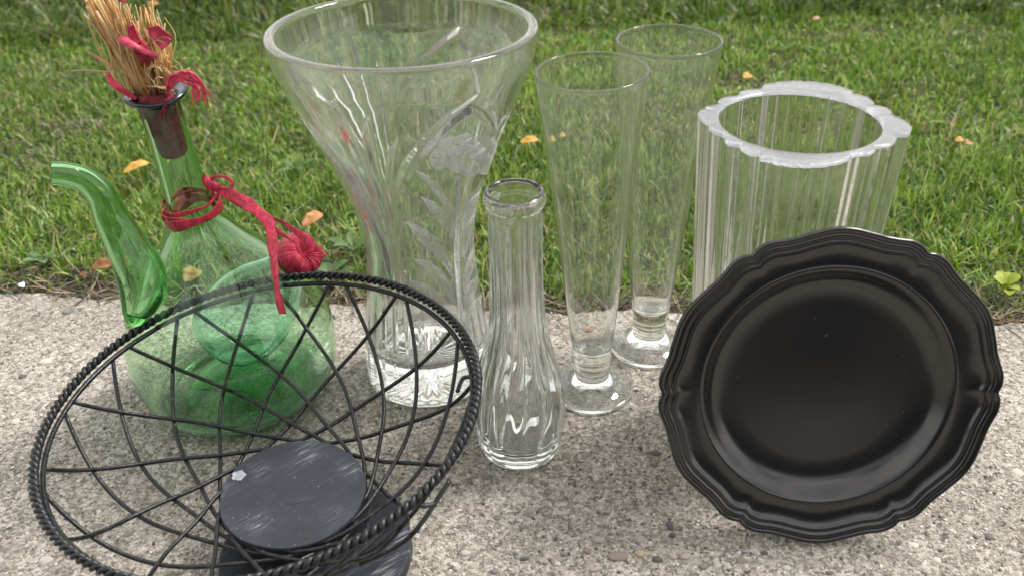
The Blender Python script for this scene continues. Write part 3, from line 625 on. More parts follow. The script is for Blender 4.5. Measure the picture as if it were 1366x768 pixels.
def flu_ring(z, k, kind):
    s = 1 - .20 * (1 - z / FZ) ** 1.1
    r = (out_r if kind == 'o' else np.full(NS, hR)) * s + k
    return np.c_[r * np.cos(th_), r * np.sin(th_), np.full(NS, z)]
zs_o = np.r_[0.0, .003, np.linspace(.012, FZ - .0022, 26)]
ringsV = [flu_ring(0, -.006, 'o')] + [flu_ring(z, -.002 if z == 0 else 0, 'o') for z in zs_o]
ringsV += [flu_ring(FZ - .0022, -.0002, 'i')] + [flu_ring(z, 0, 'i') for z in np.linspace(FZ - .012, .026, 26)] + [flu_ring(.020, -.004, 'i'), flu_ring(.0185, -.015, 'i')]
nr = len(ringsV); V_ = np.vstack(ringsV + [[[0, 0, .0]], [[0, 0, .018]]]); F_ = grid_faces(nr, NS).tolist()
F_ += [[nr * NS, (j + 1) % NS, j] for j in range(NS)] + [[nr * NS + 1, (nr - 1) * NS + j, (nr - 1) * NS + (j + 1) % NS] for j in range(NS)]
me = npmesh('body', V_, F_); o = link('body', me, M_CLEAR, flu)
try:
    me.set_sharp_from_angle(angle=R(35))
except Exception: pass
rv = [flu_ring(FZ - .0020, 0, 'o'), flu_ring(FZ - .0003, 0, 'o'), flu_ring(FZ, -.0005, 'o'), flu_ring(FZ, .0006, 'i'), flu_ring(FZ - .0004, .0001, 'i'), flu_ring(FZ - .0020, .0001, 'i')]
me = npmesh('frosted_rim', np.vstack(rv), grid_faces(6, NS, True, True).tolist()); link('frosted_rim', me, M_FROST, flu); me.set_sharp_from_angle(angle=R(40))

# ------------------------------------------------------------------ black scalloped plate
PR = .0944; lean = R(15.7); yaw = R(-2.4)
pright = np.array([math.cos(yaw), math.sin(yaw), 0]); pback = np.array([-math.sin(yaw), math.cos(yaw), 0])
pup = math.cos(lean) * np.array([0, 0, 1]) + math.sin(lean) * pback; pn = np.cross(pright, pup); pn = pn / np.linalg.norm(pn)   # towards the camera
PB = np.array([.1722, .3950, 0.0])
plate = thing('scalloped_plate', 'matte black round plate with scalloped moulded edge, leaning upright against the fluted vase', 'plate', PB)
pc = pup * (PR * .985)
nth = 384; ph = np.linspace(0, 2 * PI, nth, endpoint=False)
uu = np.abs(((np.degrees(ph) - 30 + 30) % 60) - 30) / 30            # 0 at the bulges (30, 90, ...), 1 at the notches (0, 60, ...)
kx = [0, .12, .3, .5, .62, .78, .9, .97, 1.0]; ky = [.992, .989, .976, .968, .974, .994, .992, .979, .964]
scal = np.interp(uu, kx, ky)
def ksm(a, w=3):
    for _ in range(w): a = (np.roll(a, 1) + 2 * a + np.roll(a, -1)) / 4
    return a
scal = ksm(scal, 1)
prof = [(0, .0), (.3, .0), (.50, .0001), (.58, .0006), (.63, .0019), (.665, .0042), (.695, .0070), (.718, .0094), (.734, .0104), (.746, .0109), (.752, .0106), (.762, .0103), (.80, .0104), (.84, .0108), (.875, .0118), (.892, .0126), (.902, .0138), (.910, .0144), (.918, .0138), (.926, .0136), (.936, .0146), (.948, .0156), (.957, .0152), (.965, .0148), (.975, .0156), (.987, .0162), (.996, .0158), (1.0, .0148)]
back = [(1.0, .0135), (.985, .0122), (.95, .0108), (.88, .0075), (.80, .0045), (.74, .0025), (.69, -.0005), (.62, -.0035), (.58, -.005), (.56, -.0048), (.54, -.0032), (.3, -.0032), (0, -.0032)]
rows = []
for f, h in prof[1:] + back[:-1]:
    k = np.clip((f - .76) / .12, 0, 1); k = k * k * (3 - 2 * k)
    rad = PR * f * (1 + (scal - 1) * k)
    P = pc + rad[:, None] * (np.cos(ph)[:, None] * pright + np.sin(ph)[:, None] * pup) + pn * h
    rows.append(P)
c0 = pc + pn * prof[0][1]; c1 = pc + pn * back[-1][1]
V_ = np.vstack(rows + [[c0], [c1]]); nr = len(rows); F_ = grid_faces(nr, nth).tolist()
F_ += [[nr * nth, j, (j + 1) % nth] for j in range(nth)] + [[nr * nth + 1, (nr - 1) * nth + (j + 1) % nth, (nr - 1) * nth + j] for j in range(nth)]
V_[:, 2] += .0012 - V_[:, 2].min()
obj('plate_body', V_, F_, M_PLATE, plate)

# ------------------------------------------------------------------ green wine decanter
bax = axis(-.0196, -.0602)
dec = thing('wine_decanter', 'green glass wine decanter with curved side spout, ice pocket and dark lip, far left', 'decanter', (-.1952, .5466, .0004), bax)
DP = [(.0470, 0), (.0560, .0028), (.0640, .010), (.0688, .02), (.0708, .035), (.0708, .05), (.0672, .065), (.0610, .08), (.0552, .09), (.0478, .10), (.0396, .11), (.0312, .12), (.0240, .13), (.0182, .14), (.0150, .15), (.0136, .16), (.0127, .18), (.0122, .20), (.0124, .215), (.0132, .2225)]
do = smooth_profile(DP, 170)
def offs(P, t):
    T = np.gradient(P, axis=0); T /= np.linalg.norm(T, axis=1)[:, None]; return P + np.c_[-T[:, 1], T[:, 0]] * t
di = (do + (offs(do, 1.0) - do) * (.0017 + .0010 * np.clip((do[:, 1:] - .10) / .05, 0, 1)))[::-1]; di = di[(di[:, 1] > .0075)]
dl = np.vstack([[(0, .0105), (.015, .0098), (.028, .0066), (.038, .0022), (.0425, 0)], do, [(.0128, .2232), (.0118, .2228)], di, [(.050, .0075), (.040, .0118), (.028, .0165), (.014, .0200), (0, .0208)]])
V_, F_ = rev(dl, 160); obj('body', V_, F_, M_GREEN, dec)
lp = [(.0172 + .0030 * math.cos(a) * 1.0, .2240 + .0022 * math.sin(a)) for a in np.linspace(0, 2 * PI, 12, endpoint=False)]
lp = [(.0116, .2215), (.0136, .2212), (.0160, .2222), (.0182, .2240), (.0188, .2254), (.0183, .2266), (.0170, .2266), (.0150, .2256), (.0126, .2246), (.0117, .2234)]
V_, F_ = ring_rev(lp, 96, lambda r, z, T, I: (r * (1 + .02 * np.sin(2 * T + 1)), z + .0012 * np.sin(2 * T + .6))); obj('lip', V_, F_, M_LIP, dec)
# spout: its centre line lies in an upright plane through the bottle, swung a little towards the camera
saz = R(200); sdir = np.array([math.cos(saz), math.sin(saz), 0]); spn = np.cross(sdir, [0, 0, 1.0]); s0 = np.array([-.1952, .5466, 0])
# the spout plane passes in front of the axis so that its pad meets the body wall on the camera side
s0 = s0 - spn * np.sign(np.dot(spn, [0, 1, 0])) * .012
cen = [(177, 436), (179, 430), (182, 418), (187, 402), (190, 382), (184, 356), (171, 330), (160, 310), (148, 288), (135, 261), (114, 241), (90, 233), (67, 231)]
wid = [.0012, .0050, .0088, .0122, .0146, .0146, .0127, .0116, .0104, .0086, .0077, .0072, .0069]
off = [.024, .024, .023, .021, .018, .012, .006, .002, 0, 0, 0, 0, 0]
C3 = np.array([on_plane(x, y, s0 - spn * np.sign(spn[1]) * o_, spn) for (x, y), o_ in zip(cen, off)]); C3 = np.array([loc_of(dec, c) for c in C3])
CW = cr(np.c_[C3, wid], 90); sp, sr = CW[:, :3], CW[:, 3]
hint = loc_of(dec, s0 + np.array([0, 0, 1])) - loc_of(dec, s0)
fl = np.clip(.62 + .38 * np.linspace(0, 1, 90) * 2.2, 0, 1)
vo, fo = sweep(sp, sr, sr * fl, 44, hint=hint, caps=False); si = slice(8, 90); vi, fi = sweep(sp[si], np.maximum(sr[si] - .0024, .0008), np.maximum(sr[si] * fl[si] - .0022, .0006), 44, hint=hint, caps=False)
F_ = list(fo) + [[k + len(vo) for k in f[::-1]] for f in fi]; no = 90; ni = 82
for j in range(44): a, b = (no - 1) * 44 + j, (no - 1) * 44 + (j + 1) % 44; c, d = len(vo) + (ni - 1) * 44 + (j + 1) % 44, len(vo) + (ni - 1) * 44 + j; F_.append([a, b, c, d])
F_.append(list(range(44))); F_.append([len(vo) + j for j in range(44)])
me = npmesh('spout', np.vstack([vo, vi]), F_); link('spout', me, M_GREEN_D, dec)
# welded pad of thick glass where the spout grows out of the body
def dec_r(z): return np.interp(z, do[:, 1], do[:, 0])
def hit_dec(px, py):
    Mi = dec.matrix_world.inverted(); o = np.array(Mi @ Vector(H0.tolist())); d = np.array(Mi.to_3x3() @ Vector(ray(px, py).tolist())); best = (9, None)
    for s in np.arange(.4, .95, .0005):
        p = o + d * s; e = math.hypot(p[0], p[1]) - dec_r(np.clip(p[2], 0, .22))
        if e < 0 and p[2] > 0: return p
        if abs(e) < best[0]: best = (abs(e), p)
    return best[1]
pad = np.array([hit_dec(*p) for p in [(203, 330), (213, 345), (215, 375), (206, 405), (190, 428), (176, 438), (168, 430), (170, 400), (178, 370), (190, 345)]])
pad = cr(np.vstack([pad, pad[:1]]), 41)
V_, F_ = sweep(pad[:-1], .0014, .0012, 10, closed=True); obj('spout_seam', V_, F_, M_GREEN_D, dec)
# ice pocket: a bag of glass hanging inside the body from a mouth on its right shoulder
p0 = hit_dec(392, 348); p1 = loc_of(dec, at_y(282, 470, .545))
axp = p1 - p0; ln_ = np.linalg.norm(axp); axp /= ln_
pp = [(.0125, -.003), (.0130, .004), (.0180, .014), (.0260, .028), (.0312, .045), (.0312, .062), (.0250, .079), (.013, .087), (.003, .0895)]
po = smooth_profile(pp, 60); pi_ = offs(po, -.0013)[::-1]; pi_[:, 0] = np.maximum(pi_[:, 0], .0004)
lp_ = np.vstack([[(.0, .0905)], po[::-1], [(.0120, -.0036)], [(.0112, -.003)], pi_[::-1][1:-1] if False else offs(po, .0013)[1:-2], [(0, .0882)]])
lp_[:, 0] = np.maximum(lp_[:, 0], 0)
V_, F_ = rev(lp_, 72)
Zp = Vector(axp.tolist()); Xp = Vector((0, 1, 0)).cross(Zp).normalized(); Yp = Zp.cross(Xp)
V_ = p0 + V_[:, :1] * np.array(Xp) + V_[:, 1:2] * np.array(Yp) + V_[:, 2:] * np.array(Zp)
b = bmesh.new(); me = npmesh('ice_pocket', V_, [list(map(int, f)) for f in F_]); b.from_mesh(me); bmesh.ops.recalc_face_normals(b, faces=b.faces); b.to_mesh(me); b.free()
link('ice_pocket', me, M_TEAL, dec)

# ------------------------------------------------------------------ straw stopper in the neck
lip_c = np.array(dec.matrix_world @ Vector((0, 0, .2235)))
sx = np.array(dec.matrix_world.to_3x3() @ Vector((0, 0, 1)))
stop = thing('straw_stopper', 'bundle of golden straw with pink petals on a wine-red cork in the decanter neck', 'bottle stopper', dec.matrix_world @ Vector((0, 0, .185)), bax)
def SL(p): return loc_of(stop, p)
V_, F_ = rev([(0, 0), (.0055, .0004), (.0078, .003), (.0090, .010), (.0097, .022), (.0100, .036), (.0098, .042), (0, .042)], 32, lambda r, z, T, I: (r * (1 + .05 * np.sin(5 * T + z * 200) + .03 * np.sin(11 * T)), z)); obj('cork', V_, F_, M_CORK, stop)
ysw = lip_c[1]
TOPS = lambda f: (lambda x: np.array([x, -14 + 30 * (f - .4) ** 2]))(112 + 88 * f)
def straw(name, x0, y0, x1, y1, dy, w, m, bend=0.0, stuff=None):
    a = at_y(x0, y0, ysw + dy * .35); c = at_y(x1, y1, ysw + dy); mid = (a + c) / 2 + np.array([bend, random.uniform(-.002, .002), random.uniform(-.001, .002)])
    P = cr([SL(a), SL(mid), SL(c)], 7); v, f = sweep(P, w * np.array([.8, 1, 1, 1, .95, .8, .5]), w * .35, 5, twist=random.uniform(0, 3), hint=(0, 1, 0))
    if stuff is not None: stuff.append((v, f)); return
    return obj(name, v, f, m, stop)
for k in range(120):
    f = random.random(); hgt = random.uniform(.45, 1.0) if f > .35 else random.uniform(.8, 1.05)
    x0 = 186 + 40 * f + random.uniform(-3, 3); xt = 106 + 92 * f; yt = -14 + 22 * f + random.uniform(-10, 12)
    x1 = x0 + (xt - x0) * hgt + random.gauss(0, 5); y1 = 130 + (yt - 130) * hgt
    if f > .5: x1 += 30 * (f - .5) / .5 * (1.3 - hgt)
    straw('straw', x0, 130, x1, y1, random.uniform(-.016, .016), random.choice((.0007, .0010, .0014, .0020)), random.choice((M_STRAW, M_STRAW, M_STRAW_D, M_STRAW_L)), random.uniform(-.003, .003))
fib = []
for k in range(170):
    f = random.random(); x0 = 182 + 46 * f; s = random.uniform(.2, .95); xt = 106 + 96 * f; x1 = x0 + (xt - x0) * s + random.gauss(0, 6); y1 = 130 - 135 * s + random.gauss(0, 5)
    xs_ = x0 + (x1 - x0) * random.uniform(0, .5); straw('', xs_, 130 + (y1 - 130) * .4 if random.random() < .3 else 128, x1, y1, random.uniform(-.018, .015), random.uniform(.00025, .0006), None, random.gauss(0, .003), fib)
for k in range(14):      # curled wisps
    cx, cy_ = random.uniform(200, 232), random.uniform(60, 112); a0 = random.uniform(0, 6); rr = random.uniform(4, 13)
    P = [SL(at_y(cx + rr * math.cos(a0 + t) * (1 + .1 * t), cy_ + rr * 1.2 * math.sin(a0 + t), ysw - .014 - .002 * t)) for t in np.linspace(0, random.uniform(1.5, 4), 9)]
    fib.append(sweep(P, .00035, .0002, 4))
V_, F_ = merge(fib); o = obj('straw_fibre', V_, F_, M_STRAW_L, stop); o['kind'] = 'stuff'
for (x0, y0, x1, y1) in ((146, 97, 94, 95), (152, 92, 118, 70), (232, 90, 247, 78), (228, 98, 252, 92), (150, 70, 112, 20), (190, 115, 232, 122)):
    straw('straw', x0, y0, x1, y1, -.014, .0013, M_STRAW_L, .001)
def ribbon(name, pts, wd, m, parent, LF, thick=.0004, n=40, tw=0.0, ruff=.0, ns=10, hint=(0, 0, 1)):
    P = cr(np.array([LF(p) for p in pts]), n); s = np.linspace(0, 1, n)
    wv = np.interp(s, np.linspace(0, 1, len(wd)), wd) * (1 + ruff * np.sin(s * 37 + wd[0] * 9e4))
    v, f = sweep(P, wv, thick, ns, twist=tw + .5 * np.sin(s * 7 + wd[0] * 5e4), hint=hint)
    return obj(name, v, f, m, parent)
def petal(name, pts, m, y_off, cup):
    q = np.array([at_y(x, y, ysw + y_off) for x, y in pts]); c = q.mean(0); n = len(q); K = 4; R_ = []
    for sgn in (0, 1):
        for k in range(K): s = 1 - k / K; R_.append(c + (q - c) * s + np.array([0, cup * (1 - s * s) + sgn * .0006, 0]) + np.array([0, .0012, 0]) * np.sin(np.arange(n) * 2.3)[:, None] * s)
    V = np.array([SL(p) for p in np.vstack(R_ + [[c + [0, cup, 0]], [c + [0, cup + .0006, 0]]])]); F = grid_faces(K, n).tolist() + [[a + K * n for a in f[::-1]] for f in grid_faces(K, n).tolist()]
    F += [[j, (j + 1) % n, K * n + (j + 1) % n, K * n + j][::-1] for j in range(n)]; F += [[(K - 1) * n + j, (K - 1) * n + (j + 1) % n, 2 * K * n] for j in range(n)] + [[(2 * K - 1) * n + (j + 1) % n, (2 * K - 1) * n + j, 2 * K * n + 1] for j in range(n)]
    return obj(name, V, F, m, stop)
petal('pink_petal', [(196, 38), (210, 35), (222, 42), (230, 50), (226, 60), (216, 67), (207, 58), (200, 48)], M_PINK, -.020, .004)
petal('pink_petal', [(155, 50), (168, 50), (186, 60), (208, 72), (212, 80), (198, 74), (180, 66), (160, 58)], M_PINK, -.021, -.003)
petal('pink_petal', [(170, 36), (178, 34), (184, 46), (188, 58), (180, 60), (172, 48)], M_PINK, -.019, .003)
petal('pink_petal', [(160, -8), (170, -6), (168, 4), (158, 2)], M_PINK, -.012, .003)
petal('dark_pink_petal', [(176, 58), (190, 54), (206, 70), (200, 88), (188, 84), (178, 72)], M_RAFFIA_D, -.017, -.003)
def S_(x, y, d): return at_y(x, y, ysw + d)
ribbon('pink_ribbon', [S_(143, 98, -.012), S_(150, 110, -.016), S_(165, 122, -.018), S_(182, 132, -.014)], [.0012, .0022, .0020, .0010], M_RAFFIA, stop, SL, hint=(1, 0, 0))
for k in range(16):
    j = lambda: random.uniform(-8, 8)
    ribbon('tassel_strand', [S_(222, 118 + j(), -.016), S_(232 + j(), 104 + j() * .6, -.019), S_(250 + j(), 103 + j(), -.019), S_(264 + j(), 117 + j(), -.018), S_(272 + 2 * j(), 133 + 1.4 * j(), -.017)], [.0004, .0006, .0007, .0005, .0003], M_RAFFIA if k % 2 else M_PINK, stop, SL, thick=.0002, n=20, ns=6)
ribbon('tassel_strand', [S_(226, 116, -.017), S_(224, 128, -.020), S_(219, 142, -.020), S_(217, 156, -.019)], [.0008, .0010, .0007, .0011], M_RAFFIA_D, stop, SL, thick=.0003, n=20, ns=6)

# ------------------------------------------------------------------ raffia ribbon round the neck, with the wrapped plug it holds
rib = thing('raffia_ribbon', 'crimson raffia ribbon tied round the decanter neck, with a wrapped round plug', 'ribbon', dec.matrix_world @ Vector((0, 0, .140)), bax)
def RL(p): return loc_of(rib, p)
ringz = .0125
def loopring(z0, r0, dz, seed, wv):
    a = np.linspace(0, 2 * PI, 90, endpoint=False); rr = r0 * (1 + .03 * np.sin(3 * a + seed)); P = np.c_[rr * np.cos(a), rr * np.sin(a), z0 + dz * np.sin(a + seed) + .0006 * np.sin(4 * a + seed)]
    return sweep(P, wv * (1 + .3 * np.sin(3 * a + seed)), .0003, 10, closed=True, hint=(0, 0, 1))
neck_b = 0.0
for z0, r0, dz, sd_, wv in ((.0140, .0168, .0012, .3, .0014), (.0066, .0188, .0018, 1.2, .0034), (.0104, .0178, -.0022, 2.4, .0010)):
    V_, F_ = loopring(z0, r0, dz, sd_, wv); obj('neck_loop', V_, F_, M_RAFFIA, rib)
bz = dec.matrix_world.translation
def B_(x, y, yy): return at_y(x, y, yy)
yk = .5466 - .016
P = [B_(274, 240, yk), B_(280, 247, yk - .002), B_(290, 250, yk - .001)]
V_, F_ = sweep(cr([RL(p) for p in P], 20), .0033 + .0012 * np.sin(np.linspace(0, PI, 20)), .0026, 12); obj('knot', V_, F_, M_RAFFIA, rib)
def RB(pts, wd, m=M_RAFFIA, **k): return ribbon('ribbon_tail', pts, wd, m, rib, RL, **k)
RB([B_(286, 247, yk), B_(305, 258, yk - .004), B_(330, 272, yk - .010), B_(350, 288, yk - .020), B_(360, 300, yk - .024), B_(364, 330, yk - .036), B_(367, 365, yk - .048), B_(371, 395, yk - .055), B_(377, 418, yk - .058)], [.0018, .0040, .0038, .0034, .0036, .0036, .0040, .0040, .0036], thick=.0005, n=90, ruff=.10, hint=(1, 0, .3))
RB([B_(286, 250, yk), B_(312, 266, yk - .006), B_(345, 283, yk - .012), B_(378, 298, yk - .022), B_(402, 315, yk - .034), B_(422, 330, yk - .042), B_(437, 342, yk - .046)], [.0016, .0032, .0032, .0030, .0030, .0026, .0006], thick=.0005, n=70, ruff=.10)
RB([B_(340, 280, yk - .012), B_(358, 300, yk - .020), B_(376, 312, yk - .030), B_(392, 322, yk - .040)], [.0014, .0018, .0018, .0012], thick=.0005, n=40)
RB([B_(280, 243, yk), B_(288, 235, yk - .003), B_(302, 237, yk - .004), B_(310, 244, yk - .004), B_(308, 251, yk - .003), B_(292, 250, yk - .003)], [.0010, .0013, .0012, .0012, .0010, .0008], m=M_PINK, thick=.0004, n=40)
RB([B_(272, 230, yk), B_(272, 240, yk - .002), B_(282, 252, yk - .003), B_(286, 262, yk - .002)], [.0016, .0022, .0020, .0008], m=M_RAFFIA_D, thick=.0005, n=30)
pw = np.array(dec.matrix_world @ Vector(p0.tolist())); axw = np.array(dec.matrix_world.to_3x3() @ Vector(axp.tolist()))
pdir = np.array([.78, -.42, .46]); pdir /= np.linalg.norm(pdir)
pctr = at_y(398, 341, pw[1] - .006)
zl = RL(pctr + pdir) - RL(pctr); cl_ = RL(pctr)
Zp = Vector(zl.tolist()).normalized(); Xp = Vector((0, 1, 0)).cross(Zp).normalized(); Yp = Zp.cross(Xp)
def plug_fn(r, z, T, I):
    k = np.clip(r / .012, 0, 1); w_ = .014 * np.sin(3 * T + 1) - .045 * (1 - np.abs(np.sin(3.5 * T + 1.4 * np.sin(T)))) ** 5 - .022 * (1 - np.abs(np.sin(8 * T + 2.2 * np.sin(2 * T)))) ** 4
    return r * (1 + w_ * k * .8), z * (1 + .05 * np.sin(3 * T)) + .0014 * w_ * 22 * k * np.clip(z / .006, 0, 1)
V_, F_ = rev(smooth_profile([(0, -.0100), (.008, -.0098), (.0126, -.0086), (.0143, -.004), (.0147, .003), (.0141, .0072), (.0118, .0098), (.0085, .0100), (.005, .0084), (.002, .0062), (0, .0055)], 60), 200, plug_fn)
V_ = cl_ + V_[:, :1] * np.array(Xp) + V_[:, 1:2] * np.array(Yp) + V_[:, 2:] * np.array(Zp); obj('wrapped_plug', V_, F_, M_RAFFIA, rib)
for k in range(4):      # flat raffia strips drawn from the side into the dimple
    a0 = random.uniform(0, 2 * PI); t_ = np.linspace(0, 1, 14); tl_ = random.uniform(-.5, .5)
    rz = smooth_profile([(.0146, -.006), (.0151, .002), (.0146, .0076), (.0120, .0103), (.0085, .0106), (.0045, .0086), (.0015, .0064)], 14)
    pl_ = np.stack([rz[:, 0] * np.cos(a0 + tl_ * t_), rz[:, 0] * np.sin(a0 + tl_ * t_), rz[:, 1]], -1)
    pl_ = cl_ + pl_[:, :1] * np.array(Xp) + pl_[:, 1:2] * np.array(Yp) + pl_[:, 2:] * np.array(Zp)
    V_, F_ = sweep(pl_, .0022 * (1 - t_) ** .6 + .0004, .00028, 8, hint=Yp); obj('winding', V_, F_, (M_RAFFIA, M_RAFFIA_D, M_PINK)[k % 3], rib)
RB([B_(396, 318, pw[1] - .022), B_(400, 335, pw[1] - .029), B_(412, 350, pw[1] - .029), B_(424, 358, pw[1] - .024)], [.0006, .0008, .0008, .0006], thick=.0005, n=24)

# ------------------------------------------------------------------ wire basket on a slate stand
RC = np.array([-.1420, .4152, .09]); RN = np.array([-.06, -.0675, 1.]); RN /= np.linalg.norm(RN); RR = .1205
ra_ = np.cross([0, 1, 0], RN); ra_ /= np.linalg.norm(ra_); rb_ = np.cross(RN, ra_)
DC = np.array([-.1298, .4003, .0370]); DN = np.array([.03, -.05, 1.0]); DN /= np.linalg.norm(DN); DR = .0418
da_ = np.cross([0, 1, 0], DN); da_ /= np.linalg.norm(da_); db_ = np.cross(DN, da_)
BC = on_z(421, 730, .010); BC[2] = 0
bas = thing('wire_basket', 'open black wire fruit basket with twisted rim on a round slate pedestal, front left', 'basket', BC)
def BL(P): return np.asarray(P) - BC
tt = np.linspace(0, 2 * PI, 1400, endpoint=False)
def rimpt(t, dr=0, dz=0): return RC + (RR + dr) * (np.cos(t)[..., None] * ra_ + np.sin(t)[..., None] * rb_) + RN * dz
turns = 80
for k in range(2):
    p = turns * tt + k * PI; rs = .0014
    P = RC + ((RR + .0008 + rs * np.cos(p))[:, None]) * (np.cos(tt)[:, None] * ra_ + np.sin(tt)[:, None] * rb_) + (rs * np.sin(p) + .0010)[:, None] * RN
    V_, F_ = sweep(BL(P), .00150, ns=8, closed=True, hint=RN); obj('rope_strand', V_, F_, M_IRON, bas)
P = rimpt(np.linspace(0, 2 * PI, 200, endpoint=False), -.0024, -.0034); V_, F_ = sweep(BL(P), .0015, ns=10, closed=True, hint=RN); obj('rim_wire', V_, F_, M_IRON, bas)
A_ang = [196.5, 170.5, 145.5, 123, 97.5, 73.5, 50.5, 22.5, -3, -29, -55, -81, -107, -135]
B_ang = [205.5, 175.0, 152.0, 128.5, 104.0, 79.5, 55.0, 28.0, 3.0, -23, -49, -75, -101, -127]
def wire(a0, sgn):
    pts = []; r0 = .0403; Rw = RR - .0026
    for q in np.linspace(1, 0, 34):
        r = r0 + (Rw - r0) * q; ang = R(a0 - sgn * 87.5 * (.59 * (1 - q) + .41 * (1 - q) ** 11.3))
        h = q ** 3.44; cen = DC * (1 - q) + RC * q
        rad = (math.cos(ang) * ra_ + math.sin(ang) * rb_) * q + (math.cos(ang) * da_ + math.sin(ang) * db_) * (1 - q)
        p = cen + r * rad; p[2] += (DC[2] - .0045) * (1 - h) + (RC[2] - .004) * h - cen[2] + .0263 * q * (1 - q)
        p[2] += .0011 * sgn * min(1, 6 * (1 - q))
        pts.append(p)
    return np.array(pts)
for a0 in A_ang: V_, F_ = sweep(BL(wire(a0, 1)), .00128, ns=7); obj('lattice_wire', V_, F_, M_IRON, bas)
for a0 in B_ang: V_, F_ = sweep(BL(wire(a0, -1)), .00128, ns=7); obj('lattice_wire', V_, F_, M_IRON, bas)
V_, F_ = sweep(BL(DC - DN * .0055 + .0400 * (np.cos(tt[::14])[:, None] * da_ + np.sin(tt[::14])[:, None] * db_)), .0014, ns=8, closed=True, hint=DN); obj('bottom_ring', V_, F_, M_IRON, bas)
def disc(c, n_, a_, b_, r, th, ns=96, wob=.004):
    t = np.linspace(0, 2 * PI, ns, endpoint=False); rr = r * (1 + wob * np.sin(5 * t + 1) + wob * .7 * np.sin(11 * t)); rings = []
    for k, (fr, h) in enumerate([(.5, 0), (.9, 0), (.985, 0), (1, -.0008), (1, -th + .0008), (.985, -th), (.9, -th), (.5, -th)]):
        rings.append(c + (rr * fr)[:, None] * (np.cos(t)[:, None] * a_ + np.sin(t)[:, None] * b_) + n_ * h)
    V = np.vstack(rings + [[c], [c - n_ * th]]); F = grid_faces(8, ns).tolist() + [[8 * ns, (j + 1) % ns, j][::-1] for j in range(ns)] + [[8 * ns + 1, 7 * ns + j, 7 * ns + (j + 1) % ns] for j in range(ns)]
    F = [f[::-1] for f in F[:8 * ns - ns]] + F[8 * ns - ns:]
    return V, F
def fixn(o):
    b = bmesh.new(); b.from_mesh(o.data); bmesh.ops.recalc_face_normals(b, faces=b.faces); b.to_mesh(o.data); b.free(); o.data.set_sharp_from_angle(angle=R(40)); return o
V_, F_ = disc(DC, DN, da_, db_, DR, .0035); fixn(obj('top_slate', BL(V_), F_, M_SLATE, bas))
ZZ = np.array([0, 0, 1.0]); XX = np.array([1.0, 0, 0]); YY = np.array([0, 1.0, 0])
V_, F_ = disc(BC + ZZ * .0105, ZZ, XX, YY, .0548, .0098); fixn(obj('base_slate', BL(V_), F_, M_SLATE, bas))
# the white chip mark at the edge of the upper slate
V_, F_ = disc(DC + .0362 * (math.cos(R(160)) * da_ + math.sin(R(160)) * db_) + DN * .0004, DN, da_, db_, .0040, .0006, 24, .12); fixn(obj('chalk_mark', BL(V_), F_, simple('chalk', (.33, .34, .37), var=.3, scale=300), bas))
# turned stem from base to bowl
sb = BC + np.array([-.004, .004, .0105]); st_ = DC - DN * .0125
n_ = 26; t_ = np.linspace(0, 1, n_); P = sb + (st_ - sb) * t_[:, None]; rr = .0125 + .004 * np.cos(t_ * 2 * PI) + .0012 * np.sin(t_ * 19)
V_, F_ = sweep(BL(P), rr, ns=24); obj('stem', V_, F_, M_STEM, bas)
for k in range(3):
    a = np.linspace(0, 2 * PI, 80, endpoint=False); cc = sb + (st_ - sb) * (.25 + .22 * k); rr = .0175 + .002 * k + .0012 * np.sin(3 * a + k)
    P = cc + rr[:, None] * (np.cos(a)[:, None] * XX + np.sin(a)[:, None] * YY) + ZZ * (.002 * np.sin(a + k))[:, None]
    V_, F_ = sweep(BL(P), .0012, ns=7, closed=True); obj('stem_coil', V_, F_, M_IRON, bas)
# loose wire ends under the rim, front right
for pts in ([(634, 520), (622, 572), (598, 618), (560, 662), (520, 700), (470, 745), (430, 765)], [(600, 640), (560, 700), (530, 728), (480, 752)], [(545, 690), (520, 720), (490, 742), (440, 750)]):
    P = cr([on_z(x, y, z) for (x, y), z in zip(pts, np.linspace(.080, .050, len(pts)))], 30); V_, F_ = sweep(BL(P), .0013, ns=7); obj('loose_wire', V_, F_, M_IRON, bas)
V_, F_ = sweep(BL(cr([on_z(548, 672, .085), on_z(565, 674, .084), on_z(580, 672, .083)], 10)), .0014, ns=7); obj('wire_end', V_, F_, M_STEM, bas)
V_, F_ = sweep(BL(cr([on_z(610, 522, .082), on_z(617, 505, .085), on_z(626, 502, .088)], 10)), .0013, ns=7); obj('wire_hook', V_, F_, M_IRON, bas)

# ------------------------------------------------------------------ fallen leaves, weeds, scrap
def leaf_obj(name, px, py, z, lpx, wpx, rot, m, label, cat, fold=.25, tilt=0.0):
    c = on_z(px, py, z); q = np.linalg.norm(c - H0) / FPX; Lh = lpx * q / 2; Wh = wpx * q / 2
    xs_ = np.linspace(-1, 1, 11); rows = []
    for lay in (0, .0003):
        for yv in np.linspace(-1, 1, 7):
            w = Wh * (1 - xs_ ** 2) ** .7 * (1 + .10 * np.sin(xs_ * 9 + yv * 3)); rows.append(np.c_[xs_ * Lh, yv * w, lay + fold * np.abs(yv) * w + .12 * Lh * np.sin(xs_ * 2.6 + 1) + .04 * Lh * np.sin(xs_ * 7 + yv * 4)])
    V = np.vstack(rows); F = grid_faces(7, 11, False).tolist(); F = F + [[a + 77 for a in f[::-1]] for f in F]
    for seq in ([k for k in range(11)], [6 * 11 + k for k in range(10, -1, -1)]):
        for a, b_ in zip(seq[:-1], seq[1:]): F.append([b_, a, a + 77, b_ + 77])
    o = obj(name, V, F, m); o.location = c; o.rotation_euler = (tilt, 0, rot); tag(o, label, cat); return o
GL = 'fallen leaves on the lawn'
